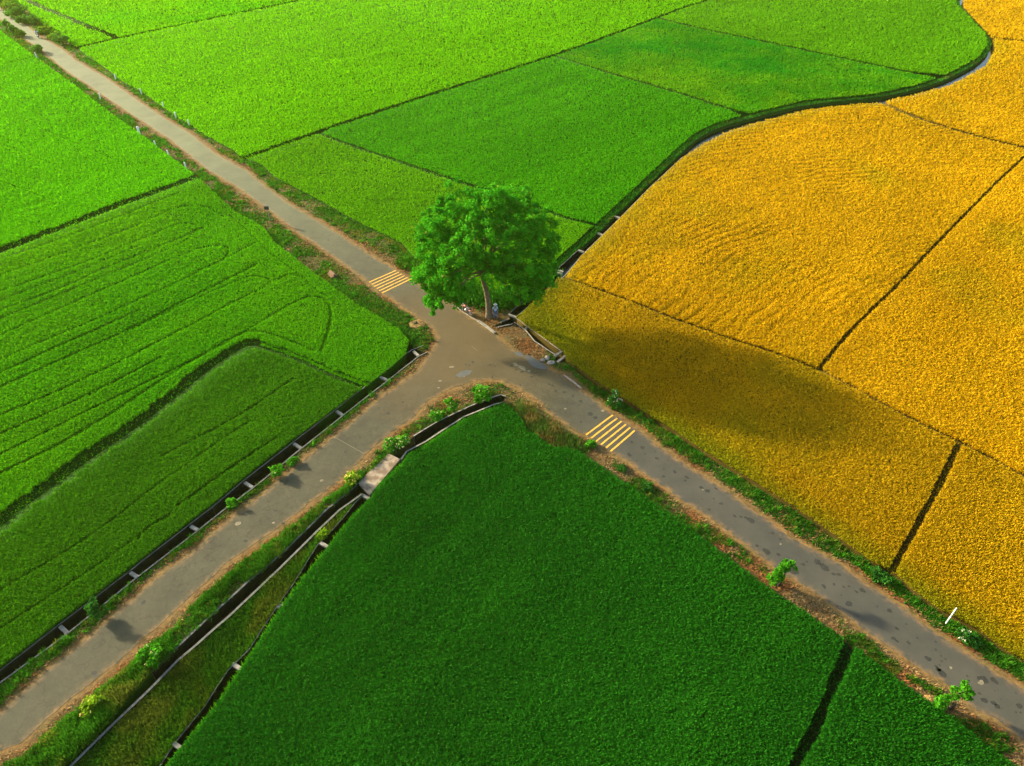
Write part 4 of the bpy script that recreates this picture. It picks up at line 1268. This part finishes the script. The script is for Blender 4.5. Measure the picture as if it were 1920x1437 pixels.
def motorcycle(label, px, heading, paint, lean=.12):
    root = empty("motorcycle", (*P(*px), ZR), heading)
    root.rotation_euler = (lean, 0, heading)
    tag(root, label, "motorcycle")
    for x in (-.62, .64):
        bm = bmesh.new(); torus(bm, (x, 0, .30), .25, .05)
        w = from_bm("wheel", bm, M_TYRE, root, True)
        bm = bmesh.new()
        for k in range(6):
            t = math.pi * k / 3
            tube(bm, [(x, 0, .30), (x + .22 * math.cos(t), 0, .30 + .22 * math.sin(t))], [.012, .012], 5)
        tube(bm, [(x, -.06, .30), (x, .06, .30)], [.05, .05], 8)
        from_bm("rim", bm, M_SILV, w)
    bm = bmesh.new()
    tube(bm, [(.64, .07, .30), (.50, .07, .62), (.40, .05, .92)], [.022, .025, .025], 7)
    tube(bm, [(.64, -.07, .30), (.50, -.07, .62), (.40, -.05, .92)], [.022, .025, .025], 7)
    from_bm("fork", bm, M_SILV, root)
    bm = bmesh.new()
    tube(bm, [(.43, 0, .80), (.15, 0, .45), (-.20, 0, .38), (-.62, 0, .30)], [.035, .05, .05, .03], 8)
    tube(bm, [(.38, 0, .85), (.0, 0, .72), (-.5, 0, .70), (-.72, 0, .62)], [.035, .04, .035, .03], 8)
    from_bm("frame", bm, M_DARK, root)
    bm = bmesh.new(); lump(bm, (.04, 0, .42), (.20, .14, .17))
    from_bm("engine", bm, M_SILV, root, True)
    bm = bmesh.new(); lump(bm, (.18, 0, .80), (.26, .15, .13))
    from_bm("fuel_tank", bm, paint, root, True)
    bm = bmesh.new(); lump(bm, (-.32, 0, .80), (.42, .14, .075))
    from_bm("seat", bm, M_DARK, root, True)
    bm = bmesh.new(); tube(bm, [(.30, -.36, 1.02), (.40, -.20, .99), (.42, 0, .95), (.40, .20, .99), (.30, .36, 1.02)], [.02] * 5, 7)
    from_bm("handlebar", bm, M_DARK, root)
    bm = bmesh.new(); lump(bm, (.52, 0, .84), (.10, .10, .10))
    from_bm("headlight", bm, M_SILV, root, True)
    bm = bmesh.new(); tube(bm, [(.05, -.13, .30), (-.30, -.16, .27), (-.80, -.17, .38)], [.03, .045, .04], 8)
    from_bm("exhaust", bm, M_SILV, root)
    for x in (.64, -.62):
        bm = bmesh.new()
        a = np.linspace(.5, 2.4, 8)
        pts = [(x + .33 * math.cos(t), 0, .30 + .33 * math.sin(t)) for t in a]
        tube(bm, pts, [.05] * 8, 6)
        from_bm("mudguard", bm, paint, root, True)
    return root


def skin(name, joints, bones, mat, parent, sub=1):
    names = list(joints)
    me = bpy.data.meshes.new(name)
    me.from_pydata([joints[k][0] for k in names], [(names.index(a), names.index(b)) for a, b in bones], [])
    o = link_mesh(name, me, mat, parent)
    o.modifiers.new("skin", 'SKIN').use_smooth_shade = True
    if not me.skin_vertices: me.skin_vertices.new()
    for i, k in enumerate(names):
        r = joints[k][1]
        me.skin_vertices[0].data[i].radius = (r, r) if not isinstance(r, tuple) else r
        me.skin_vertices[0].data[i].use_root = (i == 0)
    s = o.modifiers.new("subdivision", 'SUBSURF'); s.levels = sub; s.render_levels = sub
    return o


def person(label, loc, heading, shirt, trousers, pose, hat):
    root = empty("person", loc, heading)
    tag(root, label, "person")
    J = pose
    body = dict(pelvis=(J["pelvis"], .115), waist=(J["waist"], (.125, .10)), chest=(J["chest"], (.15, .11)), neck=(J["neck"], .055), head=(J["head"], .085), crown=(J["crown"], .075))
    bones = [("pelvis", "waist"), ("waist", "chest"), ("chest", "neck"), ("neck", "head"), ("head", "crown")]
    hd, cr = np.array(J["head"]), np.array(J["crown"])
    body["nose"] = (tuple(hd + np.array([0.0, -.105, .02])), .016); bones.append(("head", "nose"))
    for s, t in (("l", 1), ("r", -1)):
        for k, r in (("shoulder", .062), ("elbow", .045), ("wrist", .030), ("hip", .088), ("knee", .058), ("ankle", .040), ("toe", .035)):
            body[k + s] = (J[k + s], r)
        bones += [("chest", "shoulder" + s), ("shoulder" + s, "elbow" + s), ("elbow" + s, "wrist" + s), ("pelvis", "hip" + s), ("hip" + s, "knee" + s), ("knee" + s, "ankle" + s), ("ankle" + s, "toe" + s)]
        wv, ev = np.array(J["wrist" + s]), np.array(J["elbow" + s])
        d = (wv - ev) / np.linalg.norm(wv - ev)
        side = np.cross(d, (0, 0, 1.0) if abs(d[2]) < .9 else (1.0, 0, 0)); side /= np.linalg.norm(side)
        palm = wv + d * .08
        body["palm" + s] = (tuple(palm), .032); bones.append(("wrist" + s, "palm" + s))
        for i, (o_, ln) in enumerate(((-.027, .070), (-.009, .082), (.009, .078), (.027, .062))):
            a = palm + side * o_ + d * .025; b = palm + side * o_ * 1.1 + d * (.025 + ln)
            body[f"f{i}a{s}"] = (tuple(a), .009); body[f"f{i}b{s}"] = (tuple(b), .008)
            bones += [("palm" + s, f"f{i}a{s}"), (f"f{i}a{s}", f"f{i}b{s}")]
        th = wv + d * .05 + side * .045
        body["th" + s] = (tuple(th), .011); body["tt" + s] = (tuple(th + d * .05 + side * .02), .009)
        bones += [("palm" + s, "th" + s), ("th" + s, "tt" + s)]
    skin("body", body, bones, M_SKIN, root, 1)
    mid = lambda a, b, t: tuple(np.array(J[a]) * (1 - t) + np.array(J[b]) * t)
    sh = dict(waist=(J["waist"], (.145, .125)), hem=(mid("waist", "pelvis", .8), (.15, .13)), chest=(J["chest"], (.17, .13)), neck=(mid("chest", "neck", .55), .07))
    sb = [("waist", "hem"), ("waist", "chest"), ("chest", "neck")]
    for s in "lr":
        sh["shoulder" + s] = (J["shoulder" + s], .078); sh["sleeve" + s] = (mid("shoulder" + s, "elbow" + s, .9), .062)
        sb += [("chest", "shoulder" + s), ("shoulder" + s, "sleeve" + s)]
    skin("shirt", sh, sb, shirt, root, 1)
    tr = dict(pelvis=(J["pelvis"], .132)); tb = []
    for s in "lr":
        tr["hip" + s] = (J["hip" + s], .102); tr["knee" + s] = (J["knee" + s], .074); tr["cuff" + s] = (mid("knee" + s, "ankle" + s, .9), .062)
        tb += [("pelvis", "hip" + s), ("hip" + s, "knee" + s), ("knee" + s, "cuff" + s)]
    skin("trousers", tr, tb, trousers, root, 1)
    bm = bmesh.new(); c = (cr * .55 + hd * .45)
    lump(bm, (c[0], c[1] + .015, c[2] + .02), (.092, .102, .105))
    from_bm("hair", bm, M_HAIR, root, True)
    if hat:
        bm = bmesh.new()
        tube(bm, [(cr[0], cr[1], cr[2] - .02), (cr[0], cr[1], cr[2] - .005), (cr[0], cr[1], cr[2] + .01), (cr[0], cr[1], cr[2] + .075), (cr[0], cr[1], cr[2] + .10)], [.20, .20, .125, .115, .06], 16)
        from_bm("hat", bm, M_HAT, root, True)
    return root


STAND = dict(pelvis=(0, 0, .92), waist=(0, 0, 1.08), chest=(0, .01, 1.30), neck=(0, 0, 1.47), head=(0, -.02, 1.57), crown=(0, -.01, 1.68),
             shoulderl=(.19, 0, 1.38), elbowl=(.25, .03, 1.11), wristl=(.22, -.12, .92), shoulderr=(-.19, 0, 1.38), elbowr=(-.27, .02, 1.12), wristr=(-.26, -.06, .87),
             hipl=(.10, 0, .88), kneel=(.12, -.02, .48), anklel=(.13, .02, .09), toel=(.15, -.13, .04), hipr=(-.10, 0, .88), kneer=(-.11, -.03, .48), ankler=(-.12, .02, .09), toer=(-.14, -.13, .04))
person("person in pale hat, light blue shirt and blue trousers standing by the big tree's trunk", (*P(929, 597), -.04), math.radians(15), M_SHIRT, M_JEANS, STAND, True)
motorcycle("parked dusty red and grey motorcycle at the kerb in front of the big tree", (874, 588), math.radians(-48 + 180), M_RED)
RIDE = dict(pelvis=(0, .20, .93), waist=(0, .19, 1.08), chest=(0, .12, 1.30), neck=(0, .05, 1.46), head=(0, .01, 1.56), crown=(0, .02, 1.67),
            shoulderl=(.19, .10, 1.37), elbowl=(.30, -.12, 1.18), wristl=(.33, -.28, 1.06), shoulderr=(-.19, .10, 1.37), elbowr=(-.30, -.12, 1.18), wristr=(-.33, -.28, 1.06),
            hipl=(.11, .16, .90), kneel=(.20, -.22, .70), anklel=(.19, -.02, .30), toel=(.20, -.16, .27), hipr=(-.11, .16, .90), kneer=(-.20, -.22, .70), ankler=(-.19, -.02, .30), toer=(-.20, -.16, .27))
hd_ = math.radians(-50)
motorcycle("distant motorcycle ridden along the far lane toward the crossing", (72, 71), hd_, M_DARK, 0)
person("distant rider in a white shirt and dark trousers on the far motorcycle", (*P(72, 71), ZR), hd_ + math.pi / 2, M_WSHIRT, M_GTROU, RIDE, False)

# ================================================================== the air
bm = bmesh.new()
bmesh.ops.create_cube(bm, size=1)
HZ, _n, _o = newmat("haze_air")
_v = _n.nodes.new("ShaderNodeVolumePrincipled")
_v.inputs["Color"].default_value = (.80, .88, .20, 1)
_v.inputs["Density"].default_value = .00011
_v.inputs["Anisotropy"].default_value = .35
_n.links.new(_v.outputs[0], _o.inputs["Volume"])
hz = from_bm("haze", bm, HZ)
hz.scale = (900, 700, 46)
hz.location = (0, 250, 21)
tag(hz, kind="stuff")
